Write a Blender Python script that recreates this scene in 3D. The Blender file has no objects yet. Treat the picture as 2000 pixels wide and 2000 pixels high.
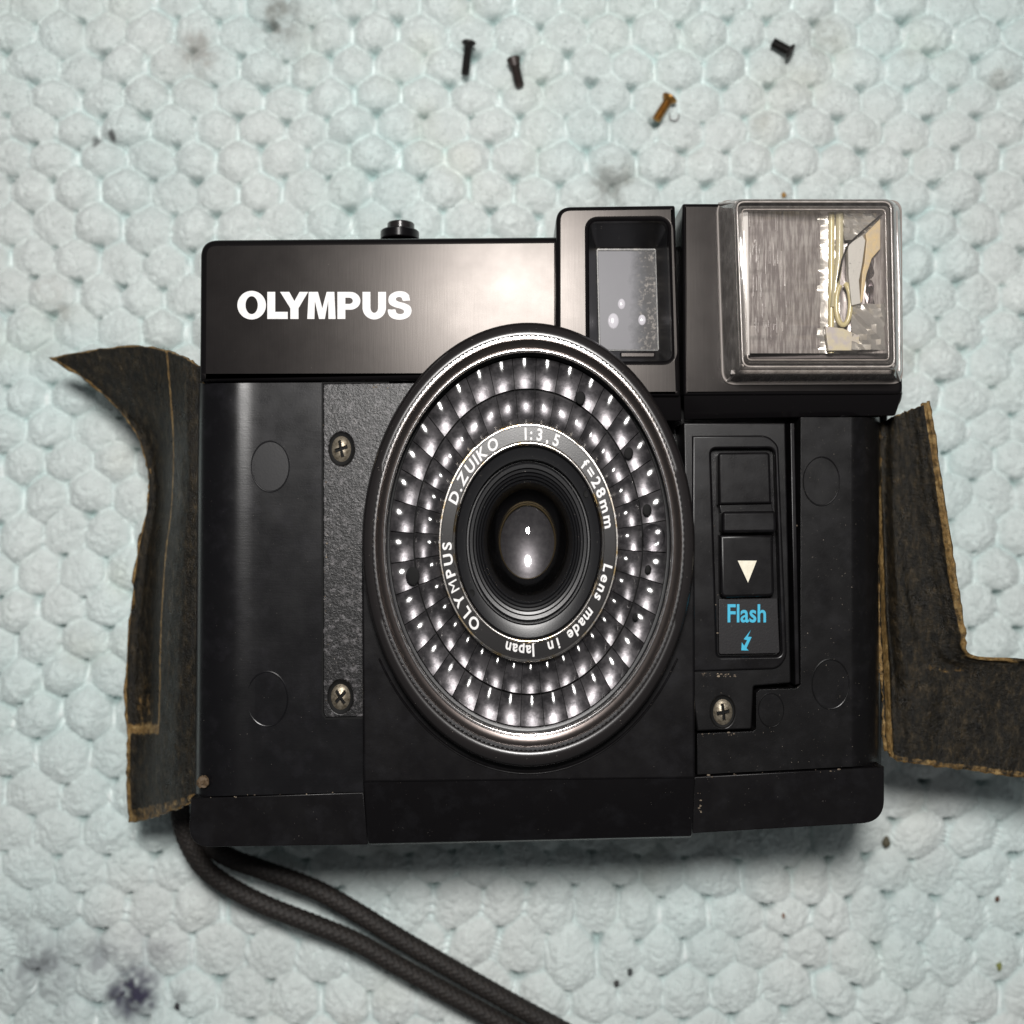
import bpy, bmesh, math, random
import numpy as np
from mathutils import Vector, Matrix

random.seed(7)
rng = np.random.default_rng(7)
C = bpy.context.scene.collection
scene = bpy.context.scene

# ------------------------------------------------------------------ camera, world, lamp, exposure
CAMZ, Z0, H = 31.0, 5.0, 26.0           # viewpoint height, camera front plane, distance between
cam_d = bpy.data.cameras.new('viewpoint')
cam_d.sensor_width = 36.0
cam_d.lens = 36.0 * H / 20.0
cam_d.clip_start, cam_d.clip_end = 0.5, 500.0
cam_d.dof.use_dof = True
cam_d.dof.focus_distance = CAMZ - 5.25
cam_d.dof.aperture_fstop = 0.125
cam = bpy.data.objects.new('viewpoint', cam_d)
cam.location = (0, 0, CAMZ)
C.objects.link(cam)
scene.camera = cam

world = bpy.data.worlds.new('World')
scene.world = world
world.use_nodes = True
bg = world.node_tree.nodes['Background']
bg.inputs['Color'].default_value = (.96, .98, 1.0, 1)
bg.inputs['Strength'].default_value = 0.09

ld = bpy.data.lights.new('desk_lamp_light', 'AREA')
ld.shape = 'DISK'
ld.size = 7.0
ld.energy = 17600
ld.color = (1.0, 0.975, 0.95)
lo = bpy.data.objects.new('desk_lamp_light', ld)
lo.location = (0.2, 9.8, 41)
lo.rotation_euler = (Vector((0.2, 9.8, 41)) - Vector((0, 0, 4))).to_track_quat('Z', 'Y').to_euler()
C.objects.link(lo)

scene.view_settings.view_transform = 'Standard'
scene.view_settings.look = 'None'
scene.view_settings.exposure = 0.0
scene.view_settings.gamma = 1.0
scene.cycles.max_bounces = 10
scene.cycles.transparent_max_bounces = 24
scene.cycles.caustics_reflective = False
scene.cycles.caustics_refractive = False
scene.cycles.sample_clamp_indirect = 4.0


# ------------------------------------------------------------------ placing helpers
def S(z):
    return (CAMZ - z) / H / 100.0


def P(px, py, z):
    s = S(z)
    return Vector(((px - 1000) * s, (1000 - py) * s, z))


def link(name, me, mat=None, parent=None, smooth=35):
    o = bpy.data.objects.new(name, me)
    C.objects.link(o)
    if mat:
        me.materials.clear()
        me.materials.append(mat)
    if smooth is not None and len(me.polygons):
        me.polygons.foreach_set('use_smooth', [True] * len(me.polygons))
        me.set_sharp_from_angle(angle=math.radians(smooth))
    if parent:
        o.parent = parent
        o.matrix_parent_inverse = Matrix.Translation(-Vector(parent.location)) if parent.type == 'EMPTY' else Matrix()
    return o


def pyd(name, verts, faces, mat=None, parent=None, smooth=35):
    me = bpy.data.meshes.new(name)
    me.from_pydata([tuple(v) for v in verts], [], faces)
    me.update()
    return link(name, me, mat, parent, smooth)


def tag(o, label, cat, group=None, kind=None):
    o['label'] = label
    o['category'] = cat
    if group:
        o['group'] = group
    if kind:
        o['kind'] = kind
    return o


def empty(name, loc):
    o = bpy.data.objects.new(name, None)
    o.location = loc
    o.empty_display_size = 0.2
    C.objects.link(o)
    return o


def rp(pts, n=6):
    """polygon with rounded corners: pts are (x, y) or (x, y, r)"""
    out = []
    N = len(pts)
    for i in range(N):
        p = pts[i]
        v = Vector(p[:2])
        r = p[2] if len(p) > 2 else 0
        if r <= 0:
            out.append((v.x, v.y))
            continue
        a = Vector(pts[i - 1][:2]) - v
        b = Vector(pts[(i + 1) % N][:2]) - v
        la, lb = a.length, b.length
        a.normalize(); b.normalize()
        t = min(r, la * .49, lb * .49)
        p0, p1 = v + a * t, v + b * t
        for k in range(n + 1):
            u = k / n
            q = p0 * (1 - u) ** 2 + v * (2 * u * (1 - u)) + p1 * u ** 2
            out.append((q.x, q.y))
    return out


def ell(cx, cy, ry, n=64, ratio=.75):
    return [(cx + ry * ratio * math.cos(2 * math.pi * k / n), cy + ry * math.sin(2 * math.pi * k / n)) for k in range(n)]


def plate_mesh(outer, z0, z1, b=0.03, holes=(), res=3):
    cu = bpy.data.curves.new('tmp', 'CURVE')
    cu.dimensions = '2D'
    cu.fill_mode = 'BOTH'
    for poly in [outer] + list(holes):
        sp = cu.splines.new('POLY')
        sp.points.add(len(poly) - 1)
        for q, pt in zip(poly, sp.points):
            w = P(q[0], q[1], z1)
            pt.co = (w.x, w.y, 0, 1)
        sp.use_cyclic_u = True
    cu.extrude = max((z1 - z0) / 2 - b, 0.001)
    cu.bevel_depth = b
    cu.bevel_resolution = res
    cu.offset = -b
    o = bpy.data.objects.new('tmp', cu)
    C.objects.link(o)
    dg = bpy.context.evaluated_depsgraph_get()
    me = bpy.data.meshes.new_from_object(o.evaluated_get(dg))
    bpy.data.objects.remove(o)
    bpy.data.curves.remove(cu)
    me.transform(Matrix.Translation((0, 0, (z0 + z1) / 2)))
    return me


def join_meshes(ms):
    bm = bmesh.new()
    for m in ms:
        bm.from_mesh(m)
        bpy.data.meshes.remove(m)
    me = bpy.data.meshes.new('joined')
    bm.to_mesh(me)
    bm.free()
    return me


def plate(name, outer, z0, z1, b, mat, parent, holes=(), res=3, smooth=35):
    me = plate_mesh(outer, z0, z1, b, holes, res)
    me.name = name
    return link(name, me, mat, parent, smooth)


def hexa_mesh(bot, top, b=0.02, seg=2):
    """bot, top: four (px,py,z) each, same order"""
    bm = bmesh.new()
    vs = [bm.verts.new(P(*q)) for q in list(bot) + list(top)]
    bm.faces.new(vs[3::-1]); bm.faces.new(vs[4:8])
    for i in range(4):
        j = (i + 1) % 4
        bm.faces.new((vs[i], vs[j], vs[4 + j], vs[4 + i]))
    bmesh.ops.recalc_face_normals(bm, faces=bm.faces)
    if b > 0:
        bmesh.ops.bevel(bm, geom=bm.edges[:], offset=b, segments=seg, profile=.5, affect='EDGES')
    me = bpy.data.meshes.new('hexa')
    bm.to_mesh(me)
    bm.free()
    return me


def lathe_mesh(profile, cx, cy, n=144, ratio=.75, close=False, jag=None):
    """profile of (r_px, z): rings about the axis over photo point (cx, cy)"""
    verts, faces = [], []
    m = len(profile)
    c0 = P(cx, cy, 5.2)
    for i, (r, z) in enumerate(profile):
        s = S(z)
        for k in range(n):
            a = 2 * math.pi * k / n
            rr = r
            if jag and i in jag:
                rr = r + (jag[i] if k % 2 else -jag[i])
            verts.append((c0.x + rr * ratio * s * math.cos(a), c0.y + rr * s * math.sin(a), z))
    for i in range(m - 1):
        for k in range(n):
            k2 = (k + 1) % n
            faces.append((i * n + k, i * n + k2, (i + 1) * n + k2, (i + 1) * n + k))
    if profile[-1][0] > 0 and close:
        faces.append(tuple((m - 1) * n + k for k in range(n)))
    me = bpy.data.meshes.new('lathe')
    me.from_pydata(verts, [], faces)
    bm = bmesh.new()
    bm.from_mesh(me)
    bmesh.ops.remove_doubles(bm, verts=bm.verts, dist=1e-5)
    bmesh.ops.recalc_face_normals(bm, faces=bm.faces)
    # inner rings should look up
    up = sum(f.normal.z * f.calc_area() for f in bm.faces)
    if up < 0:
        bmesh.ops.reverse_faces(bm, faces=bm.faces)
    bm.to_mesh(me)
    bm.free()
    return me


def text_mesh(body, bold=0.0, ext=0.02, res=4):
    cu = bpy.data.curves.new('tmp', 'FONT')
    cu.body = body
    cu.size = 1.0
    cu.offset = bold
    cu.extrude = ext
    cu.resolution_u = res
    o = bpy.data.objects.new('tmp', cu)
    C.objects.link(o)
    dg = bpy.context.evaluated_depsgraph_get()
    me = bpy.data.meshes.new_from_object(o.evaluated_get(dg))
    bpy.data.objects.remove(o)
    bpy.data.curves.remove(cu)
    return me


def text_fit(name, body, x0, y0, x1, y1, z, mat, parent, bold=0.0, th=0.006):
    me = text_mesh(body, bold)
    co = np.array([v.co[:] for v in me.vertices])
    lo_, hi = co.min(0), co.max(0)
    a, b = P(x0, y1, z), P(x1, y0, z)
    for v, c in zip(me.vertices, co):
        v.co = (a.x + (c[0] - lo_[0]) / (hi[0] - lo_[0]) * (b.x - a.x),
                a.y + (c[1] - lo_[1]) / (hi[1] - lo_[1]) * (b.y - a.y),
                z + (th if c[2] > 0 else -th))
    return link(name, me, mat, parent, 30)


# ------------------------------------------------------------------ material helpers
class NT:
    def __init__(self, name):
        self.m = bpy.data.materials.new(name)
        self.m.use_nodes = True
        self.t = self.m.node_tree
        self.p = self.t.nodes['Principled BSDF']
        self.out = self.t.nodes['Material Output']

    def n(self, typ, **kw):
        nd = self.t.nodes.new(typ)
        for k, v in kw.items():
            if k.startswith('_'):
                setattr(nd, k[1:], v)
            else:
                nd.inputs[k.replace('__', ' ')].default_value = v
        return nd

    def l(self, a, b):
        self.t.links.new(a, b)

    def coord(self, scale=(1, 1, 1)):
        tc = self.n('ShaderNodeTexCoord')
        mp = self.n('ShaderNodeMapping')
        mp.inputs['Scale'].default_value = scale
        self.l(tc.outputs['Object'], mp.inputs['Vector'])
        return mp.outputs['Vector']

    def noise(self, scale, detail=4, rough=.55, sc=(1, 1, 1)):
        nd = self.n('ShaderNodeTexNoise', Scale=scale, Detail=detail, Roughness=rough)
        self.l(self.coord(sc), nd.inputs['Vector'])
        return nd.outputs['Fac']

    def ramp(self, sock, stops):
        r = self.n('ShaderNodeValToRGB')
        el = r.color_ramp.elements
        while len(el) > 1:
            el.remove(el[0])
        first = True
        for pos, col in stops:
            if first:
                e = el[0]; e.position = pos; first = False
            else:
                e = el.new(pos)
            e.color = (col, col, col, 1) if not isinstance(col, tuple) else (*col, 1)
        self.l(sock, r.inputs['Fac'])
        return r.outputs['Color']

    def mix(self, fac, a, b):
        mx = self.n('ShaderNodeMix', _data_type='RGBA')
        for s, v in ((mx.inputs[0], fac), (mx.inputs[6], a), (mx.inputs[7], b)):
            if hasattr(v, 'links') or isinstance(v, bpy.types.NodeSocket):
                self.l(v, s)
            elif isinstance(v, tuple):
                s.default_value = (*v, 1)
            else:
                s.default_value = v
        return mx.outputs[2]

    def bump(self, h, strength=.3, dist=.02, prev=None):
        b = self.n('ShaderNodeBump', Strength=strength, Distance=dist)
        self.l(h, b.inputs['Height'])
        if prev is not None:
            self.l(prev, b.inputs['Normal'])
        return b.outputs['Normal']


def simple(name, col, rough=.4, metal=0, spec=.5, bump=None, var=None, specks=None, roughvar=None, streak=None, coat=0, tint=None, varsc=None):
    """a Principled surface with procedural grain (bump), tone variation, dust specks and brushed streaks"""
    m = NT(name)
    p = m.p
    p.inputs['Roughness'].default_value = rough
    p.inputs['Metallic'].default_value = metal
    p.inputs['Specular IOR Level'].default_value = spec
    p.inputs['Coat Weight'].default_value = coat
    c = (*col, 1)
    if tint:
        p.inputs['Specular Tint'].default_value = (*tint, 1)
    p.inputs['Base Color'].default_value = c
    sock = None
    if var:
        col2, sc, lo_, hi = var
        f = m.ramp(m.noise(sc, 6, .65) if varsc is None else m.noise(1, 6, .65, varsc), [(lo_, 0.0), (hi, 1.0)])
        sock = m.mix(f, tuple(col), tuple(col2))
    if specks:
        sc, thr, scol = specks
        f = m.ramp(m.noise(sc, 2, .5), [(thr, 0.0), (min(thr + .05, .999), 1.0)])
        g = m.ramp(m.noise(sc * .17, 3, .6), [(.48, 0.0), (.62, 1.0)])
        mm = m.n('ShaderNodeMath', _operation='MULTIPLY')
        m.l(f, mm.inputs[0]); m.l(g, mm.inputs[1])
        sock = m.mix(mm.outputs[0], sock if sock is not None else tuple(col), tuple(scol))
    if sock is not None:
        m.l(sock, p.inputs['Base Color'])
    nrm = None
    if bump:
        sc, st = bump
        nrm = m.bump(m.noise(sc, 3, .6), st, .02)
    if streak:
        sc3, st = streak
        nrm = m.bump(m.noise(1.0, 2, .6, sc3), st, .02, nrm)
    if nrm is not None:
        m.l(nrm, p.inputs['Normal'])
    if roughvar:
        sc, lo_, hi = roughvar
        r = m.ramp(m.noise(sc, 5, .6), [(.3, lo_), (.7, hi)])
        m.l(r, p.inputs['Roughness'])
    return m.m


def clear(name, tint=(.95, .94, .93), rough=.04, edge=(.45, .42, .4), f0=1.49, haze=0.0):
    """thin clear plastic: light passes, the surface reflects, haze lightens the steep walls with painted streaks"""
    m = NT(name)
    m.t.nodes.remove(m.p)
    tr = m.n('ShaderNodeBsdfTransparent')
    gl = m.n('ShaderNodeBsdfGlossy', Roughness=rough)
    gl.inputs['Color'].default_value = (1, 1, 1, 1)
    fr = m.n('ShaderNodeFresnel', IOR=f0)
    lw = m.n('ShaderNodeLayerWeight', Blend=.35)
    m.l(m.mix(lw.outputs['Facing'], tuple(tint), tuple(edge)), tr.inputs['Color'])
    fc = lw.outputs['Facing']
    if rough > .031:
        nb = m.bump(m.noise(9, 3, .5), .05, .02)
        m.l(nb, gl.inputs['Normal'])
    base = tr.outputs[0]
    if haze:
        df = m.n('ShaderNodeBsdfDiffuse')
        df.inputs['Color'].default_value = (.55, .51, .48, 1)
        f = m.ramp(m.noise(1, 5, .65, (14, 3, 3)), [(.35, haze * .4), (.7, haze)])
        mh = m.n('ShaderNodeMixShader')
        mf = m.n('ShaderNodeMath', _operation='MULTIPLY'); m.l(f, mf.inputs[0]); m.l(fc, mf.inputs[1])
        m.l(mf.outputs[0], mh.inputs[0]); m.l(base, mh.inputs[1]); m.l(df.outputs[0], mh.inputs[2])
        base = mh.outputs[0]
    mx = m.n('ShaderNodeMixShader')
    m.l(fr.outputs[0], mx.inputs[0]); m.l(base, mx.inputs[1]); m.l(gl.outputs[0], mx.inputs[2])
    m.l(mx.outputs[0], m.out.inputs['Surface'])
    return m.m


DUST = (.32, .29, .26)
M = {}
M['satin'] = simple('satin_black_paint', (.005, .0045, .005), .24, spec=.24, streak=((30, 1.2, 8), .010), specks=(40, .76, DUST), roughvar=(1.3, .225, .255), tint=(1, .91, .85))
M['plastic'] = simple('black_plastic', (.0045, .004, .0045), .29, spec=.22, bump=(34, .05), specks=(36, .74, DUST), roughvar=(1.6, .25, .36), var=((.0095, .0092, .0105), 1.8, .5, .75))
M['panel'] = simple('bare_panel', (.005, .0048, .0056), .28, spec=.26, bump=(30, .04), streak=((3, 30, 8), .03), specks=(36, .74, DUST), roughvar=(1.8, .25, .33), var=((.011, .0105, .0125), 2.0, .5, .75))
M['panel_matte'] = simple('bare_panel_matte', (.005, .0047, .005), .33, spec=.22, bump=(40, .07), specks=(32, .72, (.36, .31, .25)), roughvar=(1.7, .28, .40), var=((.011, .0105, .0115), 2.0, .5, .75))
M['cast'] = simple('cast_metal_grain', (.008, .0077, .008), .36, spec=.34, bump=(22, .42), var=((.10, .095, .098), 9.0, .53, .66), specks=(30, .66, (.3, .27, .25)))
M['gap'] = simple('dark_recess', (.004, .004, .004), .7, spec=.2)
M['ring'] = simple('lens_ring_black', (.014, .012, .012), .27, spec=.6, bump=(60, .05), specks=(30, .72, DUST))
M['bronze'] = simple('bronzed_metal', (.17, .145, .135), .28, metal=1, streak=((10, 10, 3), .05))
M['chrome'] = simple('chrome', (.78, .75, .74), .16, metal=1, bump=(20, .04), var=((.45, .40, .36), 9, .5, .7))
M['worn_chrome'] = simple('worn_chrome', (.72, .68, .64), .2, metal=1, var=((.55, .40, .2), 3, .5, .62), bump=(26, .06))
M['name'] = simple('name_ring_black', (.012, .011, .011), .26, spec=.4, bump=(40, .04), specks=(30, .72, DUST))
M['matteblack'] = simple('matte_black_metal', (.008, .008, .009), .34, spec=.5, bump=(40, .06), specks=(34, .70, DUST))
M['print_white'] = simple('white_print', (.78, .77, .76), .5, bump=(40, .05), var=((.66, .65, .64), 12, .45, .7))
M['print_cream'] = simple('cream_print', (.80, .76, .62), .5, var=((.7, .64, .5), 14, .45, .7))
M['print_blue'] = simple('blue_print', (.03, .42, .62), .45, var=((.05, .35, .52), 14, .45, .7))
M['dish'] = simple('cell_reflector', (.135, .129, .132), .29, metal=.66, spec=.6, bump=(16, .06), var=((.05, .048, .05), 4, .42, .58))
M['lenslet'] = clear('lenslet_plastic', (.86, .85, .86), .13, (.5, .5, .5))
M['cover'] = clear('flash_cover_plastic', (.98, .97, .96), .05, (.80, .76, .73), haze=1.0)
M['pane'] = clear('pane_glass', (.92, .92, .92), .03, (.6, .6, .6))
M['screw'] = simple('dull_screw_metal', (.40, .35, .27), .42, metal=.75, var=((.16, .13, .09), 14, .42, .66), bump=(30, .25))
M['steel_dark'] = simple('black_screw_steel', (.022, .02, .019), .4, metal=.4, bump=(40, .1))
M['steel_brown'] = simple('brown_black_steel', (.045, .034, .031), .45, metal=.3, bump=(40, .1))
M['brass'] = simple('brass_screw_metal', (.42, .23, .055), .4, metal=.8, var=((.25, .11, .03), 8, .4, .65), bump=(30, .1))
M['glassblack'] = simple('coated_glass', (.004, .003, .006), .05, spec=.7)
M['strap'] = simple('strap_cord', (.014, .012, .011), .6, spec=.35, bump=(40, .2), var=((.06, .048, .04), 30, .5, .7))
print('materials ok')

# ------------------------------------------------------------------ the towel
TUFT = 0.44


def value_noise(X, Y, cell, seed):
    r = np.random.default_rng(seed)
    g = r.random((256, 256))
    x, y = X / cell + 1000.3, Y / cell + 1000.7
    xi, yi = np.floor(x).astype(int), np.floor(y).astype(int)
    fx, fy = x - xi, y - yi
    fx, fy = fx * fx * (3 - 2 * fx), fy * fy * (3 - 2 * fy)
    a = g[xi % 256, yi % 256]; b = g[(xi + 1) % 256, yi % 256]
    c = g[xi % 256, (yi + 1) % 256]; d = g[(xi + 1) % 256, (yi + 1) % 256]
    return (a * (1 - fx) + b * fx) * (1 - fy) + (c * (1 - fx) + d * fx) * fy


# towel stains, plus shadows painted in below the camera and right flap: photo x, y, radius, strength, darkness colour
STAINS_AND_SHADOWS = [(248, 1950, 62, .95, (.03, .028, .06)), (60, 1905, 70, .55, (.10, .10, .12)), (190, 1880, 45, .45, (.10, .10, .13)),
          (345, 1960, 22, .4, (.08, .08, .09)), (300, 1880, 40, .35, (.10, .10, .12)), (545, 25, 55, .55, (.13, .12, .10)),
          (385, 95, 50, .45, (.22, .17, .14)), (275, 205, 32, .35, (.22, .2, .15)), (1190, 360, 60, .5, (.13, .12, .10)),
          (1235, 330, 35, .25, (.2, .18, .13)), (1610, 60, 60, .32, (.22, .22, .16)), (1490, 235, 30, .3, (.2, .18, .12)),
          (95, 560, 50, .3, (.24, .19, .14)), (110, 600, 25, .35, (.2, .17, .14)), (250, 170, 18, .4, (.12, .1, .1)),
          (215, 262, 12, .8, (.05, .05, .05)), (180, 270, 14, .7, (.05, .05, .05)), (1780, 110, 30, .25, (.22, .2, .15)),
          (1960, 145, 40, .4, (.17, .14, .10)), (140, 1260, 60, .2, (.3, .24, .16)), (230, 890, 40, .18, (.3, .24, .16)),
          (1780, 700, 45, .25, (.25, .25, .14)), (1420, 90, 50, .2, (.22, .2, .16)), (1910, 420, 50, .2, (.25, .23, .18)),
          (1720, 240, 40, .25, (.2, .24, .2)), (30, 1800, 50, .25, (.2, .2, .2)), (520, 1910, 60, .2, (.2, .22, .22)),
          (760, 1660, 90, .25, (.18, .16, .10)), (1240, 1660, 120, .2, (.18, .16, .10)), (780, 425, 30, .18, (.2, .18, .2)),  # brown entries along the lower body edge paint its cast shadow
          (1830, 1700, 60, .15, (.2, .2, .24)), (220, 1060, 45, .12, (.3, .24, .16)), (1550, 130, 60, .2, (.24, .24, .2)), (560, 60, 110, .25, (.2, .19, .16)), (350, 130, 120, .18, (.25, .21, .17)), (120, 1900, 150, .28, (.16, .16, .19)),  # leading grey entry paints the right flap's soft shadow
          (270, 1900, 110, .25, (.14, .13, .18)), (60, 620, 120, .15, (.25, .21, .16)), (1600, 90, 130, .15, (.24, .24, .2)), (30, 30, 90, .15, (.2, .18, .15)), (1800, 1750, 160, .12, (.2, .2, .22))]  # final grey entry widens the flap's painted shadow


def build_towel():
    nx = ny = 960
    half = 15.5
    xs = np.linspace(-half, half, nx)
    ys = np.linspace(-half, half, ny)
    X, Y = np.meshgrid(xs, ys, indexing='ij')
    # soft waviness of the weave
    lowf = np.clip((-Y - 3) / 6, 0, 1)
    amp = .34 + .42 * lowf
    wx = (value_noise(X, Y, 2.4, 1) - .5) * amp + (value_noise(X, Y, .8, 2) - .5) * .10
    wy = (value_noise(X, Y, 2.4, 3) - .5) * amp + (value_noise(X, Y, .8, 4) - .5) * .10
    s = S(-.2)
    px = 1000 + (X + wx) / s
    py = 1000 - (Y + wy) / s
    # rows of tufts, pitch widening towards the lower edge of the towel
    rows = [-420.0]
    while rows[-1] < 2450:
        y = rows[-1]
        rows.append(y + max(54, 61.5 + 17.5 * y / 1900.0))
    rows = np.array(rows)
    k0 = np.clip(np.searchsorted(rows, py) - 1, 1, len(rows) - 3)
    best = np.full(X.shape, 9.0)
    slot = np.full(X.shape, 9.0)
    pit = np.full(X.shape, 9.0)
    bid = np.zeros(X.shape, int)
    tone = rng.random((len(rows), 400))
    for dk in (-1, 0, 1, 2):
        k = np.clip(k0 + dk, 0, len(rows) - 1)
        ry = rows[k]
        pitch_y = np.maximum(54, 61.5 + 17.5 * ry / 1900.0)
        pitch_x = 91 + 5.0 * ry / 1900.0
        off = np.where(k % 2 == 0, 0.0, .5) + .12
        i = np.round((px - 1000) / pitch_x - off)
        for di in (-1, 0, 1):
            ii = i + di
            jx = (tone[k, (ii.astype(int) * 3 + 5) % 400] - .5) * 10
            jy = (tone[k, (ii.astype(int) * 3 + 6) % 400] - .5) * 10
            cx = 1000 + (ii + off) * pitch_x + jx
            cy = ry + jy
            dx = np.abs(px - cx) / (pitch_x * .485)
            dy = np.abs(py - cy) / (pitch_y * .66)
            # rounded hexagon metric, flat sides left and right
            hexm = np.maximum(dx, dx * .5 + dy * .88)
            d = .55 * hexm + .45 * np.sqrt(dx * dx + dy * dy)
            d = d / (.93 + .14 * tone[k, (ii.astype(int) * 3 + 7) % 400])
            better = d < best
            best = np.where(better, d, best)
            bid = np.where(better, k * 400 + (ii.astype(int) * 3 + 8) % 400, bid)
            # slot with light threads between two neighbours of a row
            sx = np.abs(px - (cx + pitch_x * .5)) / 10.0
            sy = np.abs(py - cy - 4) / (pitch_y * .36)
            slot = np.minimum(slot, np.maximum(sx, sy))
            # sunken pocket under the lower tip of each tuft
            pr = 2.0 + 10.0 * tone[k, (ii.astype(int) * 3 + 9) % 400]
            vx = np.abs(px - cx)
            pit = np.minimum(pit, np.sqrt((vx / (pr * 1.5)) ** 2 + ((py - cy - pitch_y * .64 + vx * .45) / (pr * .8)) ** 2))
    tv = tone.reshape(-1)[bid % tone.size]
    fluff = (value_noise(X, Y, .34, 5) - .5) * .07 + (value_noise(X, Y, .12, 6) - .5) * .045 + (value_noise(X, Y, .06, 7) - .5) * .06 + (value_noise(X, Y, .036, 8) - .5) * .05
    dome = np.clip(1 - (best / 1.07) ** 2.7, 0, 1) ** .9
    pitc = np.clip(1.15 - pit, 0, 1)
    pitc = pitc * pitc * (3 - 2 * pitc)
    Z = dome * TUFT * (1 - .38 * lowf) * (.62 + .5 * tv) * (.75 + .5 * value_noise(X, Y, 1.7, 16)) + fluff * (.35 + .65 * dome)
    Z -= pitc * (.2 + .3 * value_noise(X, Y, 1.1, 14))
    inslot = np.clip(1.2 - slot, 0, 1)
    Z += inslot * (1 - dome) * .08 * (1 + np.sin(px * 2.1))
    Z += (value_noise(X, Y, 5.0, 9) - .5) * .35 - .75
    # colour of yarn: off-white tufts, aqua ground weave, pale stitch threads, stains and painted shadows
    t = np.clip(dome * 2.6 - .05, 0, 1)[..., None]
    ground = np.array((.53, .65, .64)); yarn = np.array((.685, .735, .72)); stitch = np.array((.84, .90, .89))
    patch = value_noise(X, Y, 2.6, 15)[..., None]
    patch = np.clip(patch * 1.8 - .4, 0, 1)
    yarn = yarn * (1 - .45 * patch) + np.array((.60, .74, .735)) * .45 * patch
    col = ground * (1 - t) + yarn * t
    ss = (inslot * (1 - t[..., 0]))[..., None]
    col = col * (1 - ss) + stitch * ss
    pk = (pitc * .6)[..., None]
    col = col * (1 - pk) + np.array((.33, .46, .45)) * pk
    n1 = value_noise(X, Y, 3.2, 11)[..., None]; n2 = value_noise(X, Y, .13, 12)[..., None]; n3 = value_noise(X, Y, .9, 13)[..., None]
    col = col * (.95 + .06 * n1) * (.93 + .13 * n2) * (.95 + .08 * (tv[..., None]))
    warm = np.clip((n3 - .55) * 2, 0, 1) * np.clip(n1 * 1.6 - .5, 0, 1)
    col = col * (1 - .10 * warm * np.array((.1, .35, .8)))
    qx = 1000 + X / s; qy = 1000 - Y / s
    ragged = (value_noise(X, Y, .35, 21) * .9 + value_noise(X, Y, .12, 22) * .7)
    for (sx, sy, sr, st, sc) in STAINS_AND_SHADOWS:
        d = np.sqrt(((qx - sx) / (sr * .85)) ** 2 + ((qy - sy) / sr) ** 2)
        a = np.clip((1.25 - d) * ragged * 1.25, 0, 1) * st
        a = (a * a * (3 - 2 * a))[..., None]
        col = col * (1 - a) + np.array(sc) * a
    co = np.empty((nx * ny, 3), np.float32)
    co[:, 0] = X.ravel(); co[:, 1] = Y.ravel(); co[:, 2] = Z.ravel()
    idx = np.arange(nx * ny).reshape(nx, ny)
    q = np.stack([idx[:-1, :-1], idx[1:, :-1], idx[1:, 1:], idx[:-1, 1:]], -1).reshape(-1, 4)
    me = bpy.data.meshes.new('towel')
    me.vertices.add(nx * ny)
    me.vertices.foreach_set('co', co.ravel())
    me.loops.add(q.size)
    me.loops.foreach_set('vertex_index', q.ravel().astype(np.int32))
    me.polygons.add(len(q))
    me.polygons.foreach_set('loop_start', np.arange(0, q.size, 4, dtype=np.int32))
    me.update(calc_edges=True)
    at = me.color_attributes.new('yarn', 'FLOAT_COLOR', 'POINT')
    rgba = np.ones((nx * ny, 4), np.float32)
    rgba[:, :3] = col.reshape(-1, 3)
    at.data.foreach_set('color', rgba.ravel())
    me.polygons.foreach_set('use_smooth', np.ones(len(q), bool))
    m = NT('towel_yarn')
    a = m.n('ShaderNodeAttribute', _attribute_name='yarn')
    m.l(a.outputs['Color'], m.p.inputs['Base Color'])
    m.p.inputs['Roughness'].default_value = .85
    m.p.inputs['Specular IOR Level'].default_value = .2
    m.p.inputs['Sheen Weight'].default_value = .25
    m.l(m.bump(m.noise(22, 4, .7), .35, .04), m.p.inputs['Normal'])
    o = link('towel', me, m.m, None, None)
    # loose nap: tiny upright fibre ends over the whole pile
    NF = 360000
    fi = rng.integers(3, nx - 3, NF); fj = rng.integers(3, ny - 3, NF)
    keep = rng.random(NF) < .25 + .75 * dome[fi, fj]
    fi, fj = fi[keep], fj[keep]
    NF = len(fi)
    bp = np.stack([X[fi, fj], Y[fi, fj], Z[fi, fj] - .01], -1) + rng.uniform(-.015, .015, (NF, 3))
    an = rng.uniform(0, 2 * np.pi, NF)
    ln = rng.uniform(.04, .12, NF)
    el = rng.uniform(.0, .8, NF)
    dv = np.stack([np.cos(an) * np.cos(el), np.sin(an) * np.cos(el), np.sin(el)], -1) * ln[:, None]
    wd = np.stack([-np.sin(an), np.cos(an), np.zeros(NF)], -1) * rng.uniform(.006, .013, NF)[:, None]
    tri = np.stack([bp - wd, bp + wd, bp + dv], 1).reshape(-1, 3).astype(np.float32)
    mf = bpy.data.meshes.new('nap')
    mf.vertices.add(3 * NF); mf.vertices.foreach_set('co', tri.ravel())
    mf.loops.add(3 * NF); mf.loops.foreach_set('vertex_index', np.arange(3 * NF, dtype=np.int32))
    mf.polygons.add(NF); mf.polygons.foreach_set('loop_start', np.arange(0, 3 * NF, 3, dtype=np.int32))
    mf.update(calc_edges=True)
    fa = mf.color_attributes.new('yarn', 'FLOAT_COLOR', 'POINT')
    fc = np.ones((NF, 3, 4), np.float32)
    fc[:, :, :3] = (col[fi, fj] * rng.uniform(1.0, 1.1, (NF, 1)))[:, None, :]
    fa.data.foreach_set('color', fc.ravel())
    fo = link('nap', mf, m.m, o, None)
    fo['kind'] = 'stuff'
    tag(o, 'pale aqua and white dimpled towel spread flat under the camera, lightly stained', 'towel')

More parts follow.
